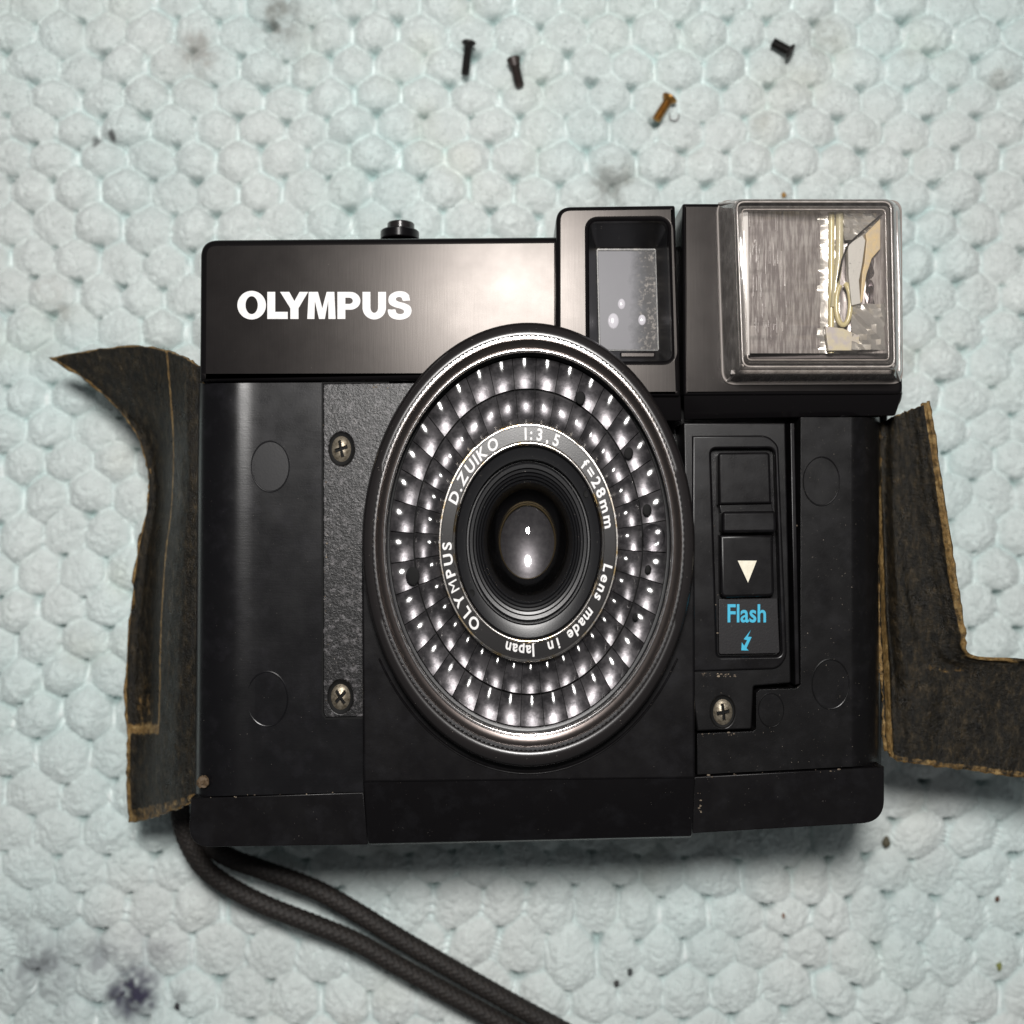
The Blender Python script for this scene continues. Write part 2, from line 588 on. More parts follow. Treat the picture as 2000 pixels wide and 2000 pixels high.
    def height(pxx, pyy, z=-.2):
        w = P(pxx, pyy, z)
        i = int((w.x + half) / (2 * half) * (nx - 1)); j = int((w.y + half) / (2 * half) * (ny - 1))
        r = 9
        return float(Z[max(i - r, 0):i + r, max(j - r, 0):j + r].max())
    return height


towel_h = build_towel()

# ------------------------------------------------------------------ the camera: shell and plates
base = P(1050, 1060, 0)
cam_root = empty('compact_camera', (base.x, base.y, -0.2))
tag(cam_root, 'black compact film camera lying on its back, its leatherette peeled off both sides', 'camera')
R = cam_root
LX, LY = 1031.5, 1058.0                       # lens axis in the photograph

shell = plate('body_shell', rp([(402, 478, 26), (1742, 478, 20), (1722, 1590, 40), (1355, 1620), (715, 1640), (382, 1642, 45)]),
              -0.2, 3.5, .12, M['panel_matte'], R, holes=[ell(LX, LY, 300)])

top_plate = plate('top_plate', rp([(390, 467, 34), (1096, 461), (1096, 742), (388, 744, 4)], 10), 1.0, 5.0, .14, M['satin'], R, res=5)
# narrow back cover line seen at the upper edge

def arc(cx, cy, rx, ry, a0, a1, n=14):
    return [(cx + rx * math.cos(math.radians(a0 + (a1 - a0) * k / n)), cy + ry * math.sin(math.radians(a0 + (a1 - a0) * k / n))) for k in range(n + 1)]


def smooth2(pts, m=6):
    return [(q.x, q.y) for q in smooth_path([Vector((x, y, 0)) for x, y in pts], m)]


def smooth_path(pts, m=10):
    out = []
    N = len(pts)
    for i in range(N - 1):
        p0 = pts[max(i - 1, 0)]; p1 = pts[i]; p2 = pts[i + 1]; p3 = pts[min(i + 2, N - 1)]
        for k in range(m):
            t = k / m
            out.append(0.5 * ((2 * p1) + (p2 - p0) * t + (2 * p0 - 5 * p1 + 4 * p2 - p3) * t * t + (3 * p1 - p0 - 3 * p2 + p3) * t ** 3))
    out.append(pts[-1])
    return out


brand = [
    (arc(491.5, 596, 28, 28, 0, 351, 39), [arc(491.5, 596, 12, 17.5, 0, 351, 39)]),
    ([(522, 570), (537.5, 570), (537.5, 609), (562, 609), (562, 623), (522, 623)], []),
    ([(547, 570), (565, 570), (575, 588), (585, 570), (602, 570), (583, 602), (583, 623), (567, 623), (567, 602)], []),
    ([(600, 623), (603, 570), (621, 570), (629.5, 602), (638, 570), (653, 570), (655.5, 623), (641.5, 623), (641, 588), (634.5, 623), (623, 623), (615, 588), (614, 623)], []),
    ([(659, 623), (659, 570), (684, 570)] + arc(684, 587.5, 20, 17.5, -90, 90) + [(674.5, 605), (674.5, 623)], [[(674.5, 581.5), (682, 581.5)] + arc(682, 587.5, 7, 6, -80, 80) + [(682, 593.5), (674.5, 593.5)]]),
    ([(708, 570), (723.5, 570), (723.5, 600)] + arc(731, 600, 7.5, 11, 170, 10) + [(738.5, 600), (738.5, 570), (754, 570), (754, 601)] + arc(731, 601, 23, 23, 5, 175) + [(708, 601)], []),
    (smooth2([(801, 587), (794, 587.4), (787, 587.5), (784.5, 582), (779.5, 580), (774, 582), (774, 586.5), (780, 589.5), (791, 592.5), (801, 598), (804, 607), (801, 616), (793, 622), (781, 624.5), (768, 622.5), (760, 616), (757.5, 605), (765, 604.7), (772, 604.5),
              (774.5, 611), (781.5, 613.5), (788, 611.5), (788.5, 606.5), (782, 603), (770, 599.5), (761, 594), (758.5, 586), (761, 577), (769, 571), (780, 568.5), (792, 570.5), (799, 576.5)], 4), []),
]
bl_ = join_meshes([plate_mesh(o_, 4.99, 5.006, .001, h_, 0) for o_, h_ in brand])
bl_.name = 'brand_lettering'
link('brand_lettering', bl_, M['print_white'], top_plate, 30)

# shutter button on the top side of the body
btn = empty('tmp', (0, 0, 0)); bpy.data.objects.remove(btn)


def cyl_y(px, py0, py1, rpx, z, n=40, lip=2):
    """short cylinder whose axis points to the top of the photograph"""
    c0, c1 = P(px, py0, z), P(px, py1, z)
    s = S(z)
    prof = [(rpx - lip, 0), (rpx, lip * s), (rpx, (c1.y - c0.y) - lip * s), (rpx - lip, c1.y - c0.y), (rpx * .6, c1.y - c0.y), (rpx * .5, c1.y - c0.y - .03), (0, c1.y - c0.y - .03)]
    vs, fs = [], []
    for (r, y) in prof:
        for k in range(n):
            a = 2 * math.pi * k / n
            vs.append((c0.x + r * s * .75 * math.cos(a), c0.y + y, z + r * s * math.sin(a)))
    for i in range(len(prof) - 1):
        for k in range(n):
            k2 = (k + 1) % n
            fs.append((i * n + k, (i + 1) * n + k, (i + 1) * n + k2, i * n + k2))
    return vs, fs


v, f = cyl_y(781, 470, 452, 50, 3.6)
col_ = pyd('shutter_button', v, f, M['plastic'], R)
v, f = cyl_y(783, 452, 436.5, 35, 3.6)
pyd('button_cap', v, f, M['ring'], col_)
# base plates at the lower edge
plate('bottom_plate', rp([(373, 1559), (710, 1547.5), (719, 1650, 4), (367, 1655, 48)], 10), .9, 4.825, .02, M['plastic'], R)
plate('bottom_plate', rp([(1356, 1517.5), (1727, 1498), (1727, 1606, 44), (1352, 1628, 4)], 10), .9, 4.825, .02, M['plastic'], R)


# side panel on the left: a shallow grip curve swept from top to bottom
def swept_panel(name, prof, ytop, ybot, mat, xo_top=0, xo_bot=0, floor=1.0, ny=24):
    vs, fs = [], []
    m = len(prof)
    for j in range(ny + 1):
        t = j / ny
        for i, (x, z) in enumerate(prof):
            yy = ytop(x) * (1 - t) + ybot(x) * t
            xo = xo_top * (1 - t) + xo_bot * t
            w = max(0, 1 - i / (m * .5))
            q = P(x + xo * w, yy, z)
            vs.append(q)
    for j in range(ny):
        for i in range(m - 1):
            a = j * m + i
            fs.append((a, a + m, a + m + 1, a + 1))
    # end caps drop to the floor
    nb = len(vs)
    for j in (0, ny):
        for i in range(m):
            q = vs[j * m + i].copy(); q.z = floor
            vs.append(q)
    for i in range(m - 1):
        fs.append((i, i + 1, nb + i + 1, nb + i))
        a = ny * m + i
        fs.append((a, nb + m + i, nb + m + i + 1, a + 1))
    bm = bmesh.new()
    me = bpy.data.meshes.new(name)
    me.from_pydata([tuple(q) for q in vs], [], fs)
    bm.from_mesh(me); bmesh.ops.recalc_face_normals(bm, faces=bm.faces)
    bm.to_mesh(me); bm.free()
    return link(name, me, mat, R, 30)


lp = [(392, 1.0), (388, 3.2), (387, 4.0), (389, 4.35), (394, 4.55), (402, 4.66), (414, 4.75), (428, 4.81), (442, 4.84), (456, 4.852), (464, 4.85),
      (471, 4.842), (478, 4.831), (485, 4.82), (495, 4.812), (510, 4.807), (550, 4.806), (575, 4.806), (600, 4.806), (640, 4.806), (700, 4.806), (728, 4.806), (730, 4.5)]
left_panel = swept_panel('side_panel', lp, lambda x: 748.5 - (x - 390) * .005, lambda x: 1556 - (x - 390) * .03, M['panel'], 0, -8)
rpn = [(1652, 4.6), (1656, 4.785), (1660, 4.7965), (1668, 4.785), (1680, 4.73), (1696, 4.58), (1708, 4.36), (1716, 4.05), (1720, 3.4), (1718, 1.0)]
right_panel = swept_panel('side_panel', [(x, z) for x, z in rpn], lambda x: 815, lambda x: 1513 - (x - 1380) * .055, M['panel_matte'], 0, 0)
plate('flat_panel', rp([(1564, 815), (1661, 815), (1661, 1497.5), (1362, 1513), (1362, 1433), (1471, 1429), (1477, 1423), (1477, 1354), (1484, 1347), (1555, 1345), (1564, 1337)]), 1.0, 4.797, .004, M['panel_matte'], R)


# round moulding marks: a thin raised rim and slightly sunken disc
def mould_mark(cx, cy, ry, z, mat, parent):
    me = lathe_mesh([(ry * 1.0, z - .02), (ry * 1.0, z + .006), (ry * .97, z + .012), (ry * .945, z + .008), (ry * .93, z + .002), (0, z + .002)], cx, cy, 48)
    c = P(cx, cy, z); c0 = P(cx, cy, 5.2)
    me.transform(Matrix.Translation((c.x - c0.x, c.y - c0.y, 0)))
    return link('moulding_mark', me, mat, parent, 20)


mould_mark(528, 911, 51, 4.809, simple('mark_disc', (.009, .0087, .0098), .35, spec=.34, bump=(30, .05), specks=(36, .74, DUST)), left_panel)
mould_mark(522, 1365, 55, 4.809, M['panel'], left_panel)
mould_mark(1604, 940, 49, 4.80, M['panel_matte'], right_panel)
mould_mark(1622, 1336, 50, 4.80, M['panel_matte'], right_panel)
mould_mark(1506, 1387, 34, 4.80, M['panel_matte'], R)

# rough plate with two screws beside the lens
cast = plate('mounting_plate', rp([(631, 749), (830, 747), (830, 1396), (636, 1402), (631, 1392, 3)]), 1.0, 4.84, .025, M['cast'], R,
             holes=[ell(667, 877, 33), ell(665.5, 1361, 33), ])
plate('groove_inlay', rp([(628, 746), (760, 744), (760, 1404), (636, 1406), (628, 1397, 3)]), 4.7, 4.811, .002, M['gap'], R)  # flat dark inlay standing in for the groove's shade


def body_screw(cx, cy, z, rot, rr=27, parent=R):
    nr, na = 14, 56
    vs, fs = [], []
    s = S(z)
    c = P(cx, cy, z)
    for i in range(nr + 1):
        r = i / nr
        for k in range(na):
            a = 2 * math.pi * k / na
            x, y = r * math.cos(a), r * math.sin(a)
            xr = x * math.cos(rot) + y * math.sin(rot); yr = -x * math.sin(rot) + y * math.cos(rot)
            h = .09 * (1 - r ** 2.4)
            if r > .93:
                h = -.10
            if (abs(xr) < .115 and abs(yr) < .60) or (abs(yr) < .115 and abs(xr) < .60):
                h -= .12 * (1 - .5 * r)
            vs.append((c.x + x * rr * .75 * s, c.y + y * rr * s, z + h))
    for i in range(nr):
        for k in range(na):
            k2 = (k + 1) % na
            fs.append((i * na + k, (i + 1) * na + k, (i + 1) * na + k2, i * na + k2))
    o = pyd('screw', vs, fs, M['screw'], parent, 40)
    o.data.materials.append(M['gap'])
    for pl in o.data.polygons:
        q = pl.center
        x = (q.x - c.x) / (rr * .75 * s); y = (q.y - c.y) / (rr * s)
        xr = x * math.cos(rot) + y * math.sin(rot); yr = -x * math.sin(rot) + y * math.cos(rot)
        if (abs(xr) < .13 and abs(yr) < .58) or (abs(yr) < .13 and abs(xr) < .58):
            pl.material_index = 1
    # dark countersunk hole around it
    me = lathe_mesh([(rr * 1.22, z + .03), (rr * 1.12, z + .013), (rr * .8, z + .012), (0, z + .012)], cx, cy, 48)
    c0 = P(cx, cy, 5.2)
    me.transform(Matrix.Translation((c.x - c0.x, c.y - c0.y, 0)))
    link('screw_hole', me, M['gap'], o, 40)
    return o


body_screw(667, 877, 4.80, .25)
body_screw(665.5, 1361, 4.80, .7)

# ------------------------------------------------------------------ viewfinder housing
vf_open = rp([(1151, 432, 18), (1305, 430, 22), (1314, 704, 20), (1153, 704, 16)], 8)
ms = [plate_mesh(rp([(1086, 403, 30), (1319, 400, 5), (1329, 774, 5), (1086, 774, 5)], 8), 1.2, 5.3, .09, [vf_open], 4),
      hexa_mesh([(1086, 770, 3), (1329, 770, 3), (1331, 822, 3), (1086, 822, 3)], [(1086, 770, 5.2), (1329, 770, 5.2), (1331, 822, 4.85), (1086, 822, 4.85)], .02)]
me = join_meshes(ms); me.name = 'viewfinder_housing'
vf = link('viewfinder_housing', me, M['satin'], R, 35)


def tunnel(outer, inner, z1, z0):
    n = len(outer)
    vs = [P(x, y, z1) for x, y in outer] + [P(x, y, z0) for x, y in inner]
    fs = [(i, n + i, n + (i + 1) % n, (i + 1) % n) for i in range(n)]
    return vs, fs


vo = rp([(1149, 430, 18), (1307, 428, 22), (1316, 706, 20), (1151, 706, 16)], 8)
vi = rp([(1166, 487, 4), (1280, 487, 4), (1286, 684, 4), (1171, 684, 4)], 8)
v, f = tunnel(vo, vi, 5.2, 4.2)
pyd('viewfinder_tunnel', v, f, M['matteblack'], vf, 40)

# the window at the bottom of the tunnel: lamp reflection painted as grey haze, grime along the right
mw = NT('finder_glass_painted_reflection')
gx = mw.n('ShaderNodeSeparateXYZ')
mw.l(mw.coord(), gx.inputs[0])
w0, w1 = P(1168, 500, 4.2).x, P(1285, 500, 4.2).x
mr = mw.n('ShaderNodeMapRange', From__Min=w0, From__Max=w1)
mw.l(gx.outputs[0], mr.inputs[0])
nz = mw.noise(5, 6, .7)
ad = mw.n('ShaderNodeMath', _operation='MULTIPLY_ADD'); mw.l(nz, ad.inputs[0]); ad.inputs[1].default_value = .36; mw.l(mr.outputs[0], ad.inputs[2])
hz = mw.ramp(ad.outputs[0], [(.0, (.13, .128, .14)), (.70, (.165, .162, .175)), (.90, (.05, .05, .055)), (1.0, (.03, .028, .028))])
fl = mw.ramp(mw.noise(13, 5, .7), [(.52, 0.0), (.62, 1.0)])
mk = mw.ramp(ad.outputs[0], [(.82, 0.0), (.95, .75)])
mm = mw.n('ShaderNodeMath', _operation='MULTIPLY'); mw.l(fl, mm.inputs[0]); mw.l(mk, mm.inputs[1])
mw.l(mw.mix(mm.outputs[0], hz, (.30, .27, .24)), mw.p.inputs['Base Color'])
mw.p.inputs['Roughness'].default_value = .3
mw.p.inputs['Specular IOR Level'].default_value = .12
plate('viewfinder_window', rp([(1160, 480), (1286, 480), (1292, 690), (1165, 690)]), 4.0, 4.2, .01, mw.m, vf)
# bright frame edges and pale blobs painting the inner lens's light reflections
for (cx, cy, r) in ((1214, 594, 9), (1198, 627, 13), (1254, 625, 9)):
    s = S(4.2); c = P(cx, cy, 4.2)
    me = bpy.data.meshes.new('finder_glint')
    bm = bmesh.new(); bmesh.ops.create_uvsphere(bm, u_segments=20, v_segments=10, radius=1)
    bm.to_mesh(me); bm.free()
    me.transform(Matrix.Translation((c.x, c.y, 4.195)) @ Matrix.Diagonal((r * s * .85, r * s * 1.2, .035, 1)))
    link('finder_glint', me, simple('finder_glint_pale', (.62, .6, .64), .12, spec=.8), vf, 60)
plate('window_frame', rp([(1164, 485), (1283, 485), (1289, 687), (1169, 687)]), 4.18, 4.23, .008, simple('window_frame_plastic', (.05, .048, .045), .3, spec=.3, var=((.25, .23, .2), 9, .5, .7)), vf,
      holes=[rp([(1168, 489.5), (1279, 489.5), (1284, 682.5), (1173, 682.5)])])
plate('tunnel_step', rp([(1212, 688), (1280, 688), (1278, 702), (1213, 702)]), 4.3, 4.75, .02, M['satin'], vf)

# ------------------------------------------------------------------ flash head
ms = [plate_mesh(rp([(1333, 397, 5), (1755, 397, 26), (1764, 770, 14), (1335, 772, 5)], 8), 1.2, 5.05, .07, (), 4),
      hexa_mesh([(1335, 768, 2.5), (1764, 766, 2.5), (1748, 812, 2.5), (1336, 820, 2.5)], [(1335, 768, 5.0), (1763, 766, 5.0), (1748, 812, 4.7), (1336, 820, 4.7)], .03),
      ]
me = join_meshes(ms); me.name = 'flash_housing'
flash = link('flash_housing', me, M['satin'], R, 35)
# rounded lower right shoulder of the housing
plate('housing_shoulder', rp([(1640, 640), (1763, 640), (1764, 800, 34), (1640, 818)], 8), 2.0, 4.72, .08, M['plastic'], flash, res=4)


def frustum_cover(name, q0, z0, q1, z1, r0, r1, mat, parent, b=3):
    """clear box: rounded base outline rising to a smaller rounded front face"""
    a = rp([(x, y, r0) for x, y in q0], 8)
    c = rp([(x, y, r1) for x, y in q1], 8)
    n = len(a)
    rings = []
    cxm = sum(x for x, y in c) / n; cym = sum(y for x, y in c) / n
    for t, ins in ((0, 0), (.5, 0), (.86, 0), (.94, 1.2), (.985, 3.5), (1.0, 8.0)):
        ring = []
        for (x0, y0), (x1, y1) in zip(a, c):
            x = x0 + (x1 - x0) * t; y = y0 + (y1 - y0) * t
            d = Vector((cxm - x, cym - y)).normalized() * ins
            ring.append(P(x + d.x, y + d.y, z0 + (z1 - z0) * t))
        rings.append(ring)
    vs = [q for ring in rings for q in ring]
    fs = []
    for i in range(len(rings) - 1):
        for k in range(n):
            k2 = (k + 1) % n
            fs.append((i * n + k, i * n + k2, (i + 1) * n + k2, (i + 1) * n + k))
    fs.append(tuple((len(rings) - 1) * n + k for k in range(n)))
    bm = bmesh.new()
    me = bpy.data.meshes.new(name)
    me.from_pydata([tuple(q) for q in vs], [], fs)
    bm.from_mesh(me); bmesh.ops.recalc_face_normals(bm, faces=bm.faces); bm.to_mesh(me); bm.free()
    return link(name, me, mat, parent, 30)


frustum_cover('flash_cover', [(1400, 392), (1760, 392), (1763, 749), (1412, 750)], 5.05, [(1434, 388), (1745, 388), (1752, 722), (1446, 722)], 6.15, 26, 20, M['cover'], flash)
frustum_cover('inner_cover', [(1412, 402), (1752, 402), (1755, 740), (1424, 740)], 5.06, [(1444, 402), (1735, 402), (1742, 706), (1456, 706)], 6.05, 14, 8, M['cover'], flash)
# thin outer foot of the clear cover
plate('cover_foot', rp([(1399, 390, 28), (1762, 390, 24), (1764, 750, 22), (1410, 752, 28)], 8), 5.04, 5.10, .02, simple('smoky_plastic', (.30, .27, .25), .15, spec=.6), flash,
      holes=[rp([(1407, 399, 22), (1754, 399, 20), (1757, 742, 18), (1418, 744, 22)], 8)])

refl_m = simple('reflector_metal', (.30, .27, .265), .30, metal=.45, streak=((2, 30, 8), .12), bump=(10, .08), var=((.60, .57, .55), 1, .44, .64), varsc=(16, 1.6, 2))
foil_m = simple('crumpled_foil', (.62, .60, .56), .25, metal=.6, bump=(5, .25))
rib_m = simple('frosted_rib_plastic', (.62, .59, .58), .2, spec=.7, bump=(24, .5))
white_m = simple('milky_plastic', (.62, .61, .57), .4, spec=.4, specks=(20, .62, (.2, .2, .2)), bump=(14, .15))
yel_m = simple('aged_yellow_plastic', (.66, .58, .32), .22, spec=.6, bump=(14, .1))
amber_m = simple('amber_tape', (.72, .55, .28), .35, var=((.6, .5, .35), 8, .4, .65))
plate('reflector_tray', rp([(1440, 400), (1737, 400), (1740, 700), (1452, 702)]), 5.06, 5.3, .02, simple('reflector_tray_dark', (.12, .105, .105), .32, metal=.6, streak=((2, 26, 8), .1)), flash)
# bright bar along the left of the tray
me = hexa_mesh([(1440, 402, 5.3), (1463, 402, 5.3), (1466, 696, 5.3), (1448, 696, 5.3)], [(1441, 404, 5.70), (1461, 404, 5.73), (1464, 694, 5.73), (1449, 694, 5.70)], .012)
link('edge_bar', me, simple('edge_bar_plastic', (.80, .78, .76), .2, spec=.8), flash, 40)


# pale tubes added to imitate lit edges and streaks of the clear cover
glint_m = simple('pale_glint_plastic', (.40, .365, .34), .14, spec=.9, var=((.62, .58, .55), 3, .45, .65))


# concave mirror trough behind the tube
def trough(name, x0, x1, y0, y1, zf, mat, nx=18, ny=14, wob=.012, rowvar=0.0):
    vs, fs = [], []
    for j in range(ny + 1):
        y = y0 + (y1 - y0) * j / ny
        if j % 2 == 0:
            rv = random.uniform(-rowvar, rowvar)
        for i in range(nx + 1):
            u = i / nx
            z = zf(u) + wob * (random.random() - .5) + rv * (u - .5)
            vs.append(P(x0 + (x1 - x0) * u, y, z))
    for j in range(ny):
        for i in range(nx):
            a = j * (nx + 1) + i
            fs.append((a, a + nx + 1, a + nx + 2, a + 1))
    return pyd(name, vs, fs, mat, flash, 60)


trough('mirror_panel', 1461, 1602, 412, 690, lambda u: 5.62 - .20 * u, refl_m, 18, 60, .006, .05)
trough('mirror_panel', 1596, 1640, 412, 690, lambda u: 5.40 + .10 * u - .02 * u * u, foil_m, 10, 44, .008, .09)
trough('mirror_panel', 1638, 1734, 412, 690, lambda u: 5.36 + .30 * u * u, refl_m, wob=.02)
# ribs moulded in the front of the left part
for i in range(64):
    x = random.uniform(1463, 1536)
    a = random.choice((416, 470, 478, 500, 530, 580, 622, 628)) + random.uniform(-4, 12)
    b_ = min(a + random.uniform(6, 52) * (1 if a < 560 else .7), 672)
    w = random.uniform(.5, 1.5)
    z_ = 5.615 - .2 * (x - 1461) / 141
    me = hexa_mesh([(x - w, a, z_ - .02), (x + w, a, z_ - .02), (x + w, b_, z_ - .02), (x - w, b_, z_ - .02)], [(x - w * .3, a + 2, z_ + .05), (x + w * .3, a + 2, z_ + .05), (x + w * .3, b_ - 2, z_ + .05), (x - w * .3, b_ - 2, z_ + .05)], 0)
    link('rib', me, rib_m, flash, None)


def tube_mesh(pts, rad, n=16, ratio=1.0, ripple=None):
    """round tube along world points"""
    vs, fs = [], []
    N = len(pts)
    up = Vector((0, 0, 1))
    for i, p in enumerate(pts):
        t = (pts[min(i + 1, N - 1)] - pts[max(i - 1, 0)]).normalized()
        side = t.cross(up)
        if side.length < 1e-4:
            side = Vector((1, 0, 0))
        side.normalize(); nn = side.cross(t)
        r = rad(i / (N - 1)) if callable(rad) else rad
        for k in range(n):
            a = 2 * math.pi * k / n
            rr = r * (1 + (ripple(i, a) if ripple else 0))
            vs.append(p + side * (rr * math.cos(a) * ratio) + nn * (rr * math.sin(a)))
    for i in range(N - 1):
        for k in range(n):
            k2 = (k + 1) % n
            fs.append((i * n + k, i * n + k2, (i + 1) * n + k2, (i + 1) * n + k))
    fs.append(tuple(range(n))[::-1]); fs.append(tuple((N - 1) * n + k for k in range(n)))
    return vs, fs


def smooth_path(pts, m=10):
    out = []
    N = len(pts)
    for i in range(N - 1):
        p0 = pts[max(i - 1, 0)]; p1 = pts[i]; p2 = pts[i + 1]; p3 = pts[min(i + 2, N - 1)]
        for k in range(m):
            t = k / m
            out.append(0.5 * ((2 * p1) + (p2 - p0) * t + (2 * p0 - 5 * p1 + 4 * p2 - p3) * t * t + (3 * p1 - p0 - 3 * p2 + p3) * t ** 3))
    out.append(pts[-1])
    return out


def glint_strip(pts, r):
    v, f = tube_mesh([P(*q) for q in pts], r, 8)
    pyd('cover_glint', v, f, glint_m, flash, 60)


fr_ = rp([(1439, 394, 16), (1740, 394, 16), (1747, 716, 16), (1451, 716, 16)], 6)
glint_strip([(x, y, 6.09) for x, y in fr_ + fr_[:1]], .016)
fi_ = rp([(1449, 409, 8), (1729, 409, 8), (1736, 703, 8), (1460, 703, 8)], 6)
glint_strip([(x, y, 6.02) for x, y in fi_ + fi_[:1]], .012)
for p0, p1 in (((1405, 398), (1438, 396)), ((1422, 744), (1450, 714)), ((1757, 743), (1746, 714))):
    glint_strip([(p0[0], p0[1], 5.1), ((p0[0] + p1[0]) / 2, (p0[1] + p1[1]) / 2, 5.58), (p1[0], p1[1], 6.07)], .03)
for x_, r_ in ((1413, .022), (1420, .014), (1428, .024), (1434, .012)):  # light streaks in the left wall, built as pale tubes
    t_ = (x_ - 1404) / 36
    glint_strip([(x_, 408, 5.1 + .95 * t_), (x_ + 5, 560, 5.1 + .95 * t_), (x_ + 11, 728 - 12 * t_, 5.1 + .95 * t_)], r_)
glint_strip([(1428, 727, 5.6), (1740, 727, 5.6)], .045)
glint_strip([(1462, 709, 5.9), (1734, 709, 5.9)], .02)
glint_strip([(1750, 412, 5.7), (1756, 560, 5.7), (1756, 725, 5.7)], .03)

tube_glass = simple('tube_glass', (.60, .55, .36), .12, spec=.8)
v, f = tube_mesh(smooth_path([P(1640, 415, 5.55), P(1639, 500, 5.56), P(1632, 560, 5.56), P(1629, 600, 5.56)]), .075, 14)
pyd('flash_tube', v, f, tube_glass, flash, 60)
v, f = tube_mesh(smooth_path([P(1624, 415, 5.5), P(1623, 690, 5.5)], 4), .06, 12)
pyd('tube_support', v, f, yel_m, flash, 60)
loop = [P(1647 + 14 * math.sin(a), 594 + 41 * math.cos(a), 5.62) for a in np.linspace(-math.pi * .85, math.pi * .95, 26)]
v, f = tube_mesh(loop, .05, 12)
pyd('tube_end_loop', v, f, yel_m, flash, 60)


def shard(name, pts, z0, z1, mat, crumple=0.0):
    q = [(1380 + x * .207, 370 + y * .207) for x, y in pts]
    if crumple == 0:
        return plate(name, q, z0, z1, .012, mat, flash)
    # crumpled sheet: jittered grid clipped to the outline's bounding quad
    xs_ = [a for a, _ in q]; ys_ = [b for _, b in q]
    nxx, nyy = 7, 9
    vs, fs = [], []
    for j in range(nyy + 1):
        for i in range(nxx + 1):
            x = min(xs_) + (max(xs_) - min(xs_)) * i / nxx; y = min(ys_) + (max(ys_) - min(ys_)) * j / nyy
            vs.append(P(x + random.uniform(-1.5, 1.5), y + random.uniform(-1.5, 1.5), z1 + random.uniform(-1, 1) * crumple))
    for j in range(nyy):
        for i in range(nxx):
            a = j * (nxx + 1) + i
            fs.append((a, a + 1, a + nxx + 2)); fs.append((a, a + nxx + 2, a + nxx + 1))
    return pyd(name, vs, fs, mat, flash, 25)


shard('white_shard', [(1335, 520), (1470, 430), (1500, 480), (1470, 700), (1440, 860), (1455, 1075), (1370, 1095), (1340, 800)], 5.5, 5.74, white_m)
shard('amber_strip', [(1640, 275), (1640, 560), (1560, 650), (1510, 800), (1470, 1060), (1450, 1075), (1470, 780), (1490, 690), (1510, 480), (1500, 420)], 5.5, 5.72, amber_m)
shard('foil_scrap', [(1370, 1080), (1690, 1080), (1690, 1510), (1370, 1510)], 5.4, 5.66, foil_m, .05)
shard('foil_scrap', [(1540, 560), (1660, 560), (1660, 1080), (1500, 1080)], 5.4, 5.52, simple('dark_foil', (.3, .27, .28), .25, metal=.9), .04)
shard('torn_corner', [(1300, 300), (1460, 225), (1600, 225), (1480, 370), (1340, 480), (1310, 420)], 5.45, 5.6, foil_m, .035)
shard('white_shard', [(1120, 1290), (1290, 1310), (1440, 1380), (1440, 1520), (1150, 1520)], 5.5, 5.66, simple('lilac_smear', (.55, .51, .50), .35, var=((.66, .6, .42), 5, .4, .6)))
v, f = tube_mesh([P(1380 + x * .207, 370 + y * .207, 5.76) for x, y in ((1655, 235), (1480, 385), (1340, 515), (1280, 660), (1240, 860))], .018, 8)
pyd('torn_edge', v, f, M['gap'], flash, 60)

# ------------------------------------------------------------------ lens shroud, rings, meter cells
ms = [plate_mesh([(706, 1058)] + [(LX - 412 * .75 * math.cos(a), LY + 412 * math.sin(a)) for a in np.linspace(0, math.pi, 60)] + [(1357, 1058), (1358, 1521), (709, 1529)], 1.0, 5.36, .05, (), 3),
      hexa_mesh([(709, 1524, 1), (1358, 1517, 1), (1351, 1636, 1), (718, 1651, 1)], [(709, 1524, 5.34), (1358, 1517, 5.34), (1352, 1634, 4.95), (718, 1649, 4.95)], .06, 3)]
me = join_meshes(ms); me.name = 'lens_shroud'
shroud = link('lens_shroud', me, M['plastic'], R, 35)
me = lathe_mesh([(452, 5.352), (450, 5.38), (446, 5.365), (440, 5.26), (425, 5.2)], LX, LY + 3)
bm = bmesh.new(); bm.from_mesh(me)
yc = P(LX, LY, 5.2).y
bmesh.ops.delete(bm, geom=[ff for ff in bm.faces if ff.calc_center_median().y > yc - 2.3], context='FACES')
bm.to_mesh(me); bm.free()
link('shroud_collar', me, M['plastic'], shroud, 50)

lens = link('lens_ring', lathe_mesh([(424, 3.6), (432, 5.2), (433.5, 5.6), (433, 5.8), (430, 5.93), (425, 5.99), (417, 6.02), (408, 6.03), (403, 6.0)], LX, LY + 4.5), M['ring'], R, 50)
link('knurled_ring', lathe_mesh([(406.5, 5.98), (405.5, 6.05), (403, 6.07), (400, 6.07), (397, 6.02)], LX, LY, 420, jag={1: 1.1, 2: 1.1}), M['chrome'], lens, None)
link('bevel_ring', lathe_mesh([(398, 6.03), (393, 5.985), (386, 5.955), (381, 5.94)], LX, LY), M['bronze'], lens, 60)
link('chrome_lip', lathe_mesh([(381, 5.94), (379, 5.965), (376, 5.97), (373, 5.955), (371.5, 5.92)], LX, LY), M['chrome'], lens, 60)
link('inner_wall', lathe_mesh([(372, 5.93), (370, 5.6), (369, 5.36), (360, 5.34), (230, 5.34)], LX, LY), M['matteblack'], lens, 40)

cell_base = link('meter_cell_ring', lathe_mesh([(372, 5.345), (300, 5.345), (232, 5.345)], LX, LY), M['gap'], lens and R, 40)
NC = 36
c0 = P(LX, LY, 5.2)


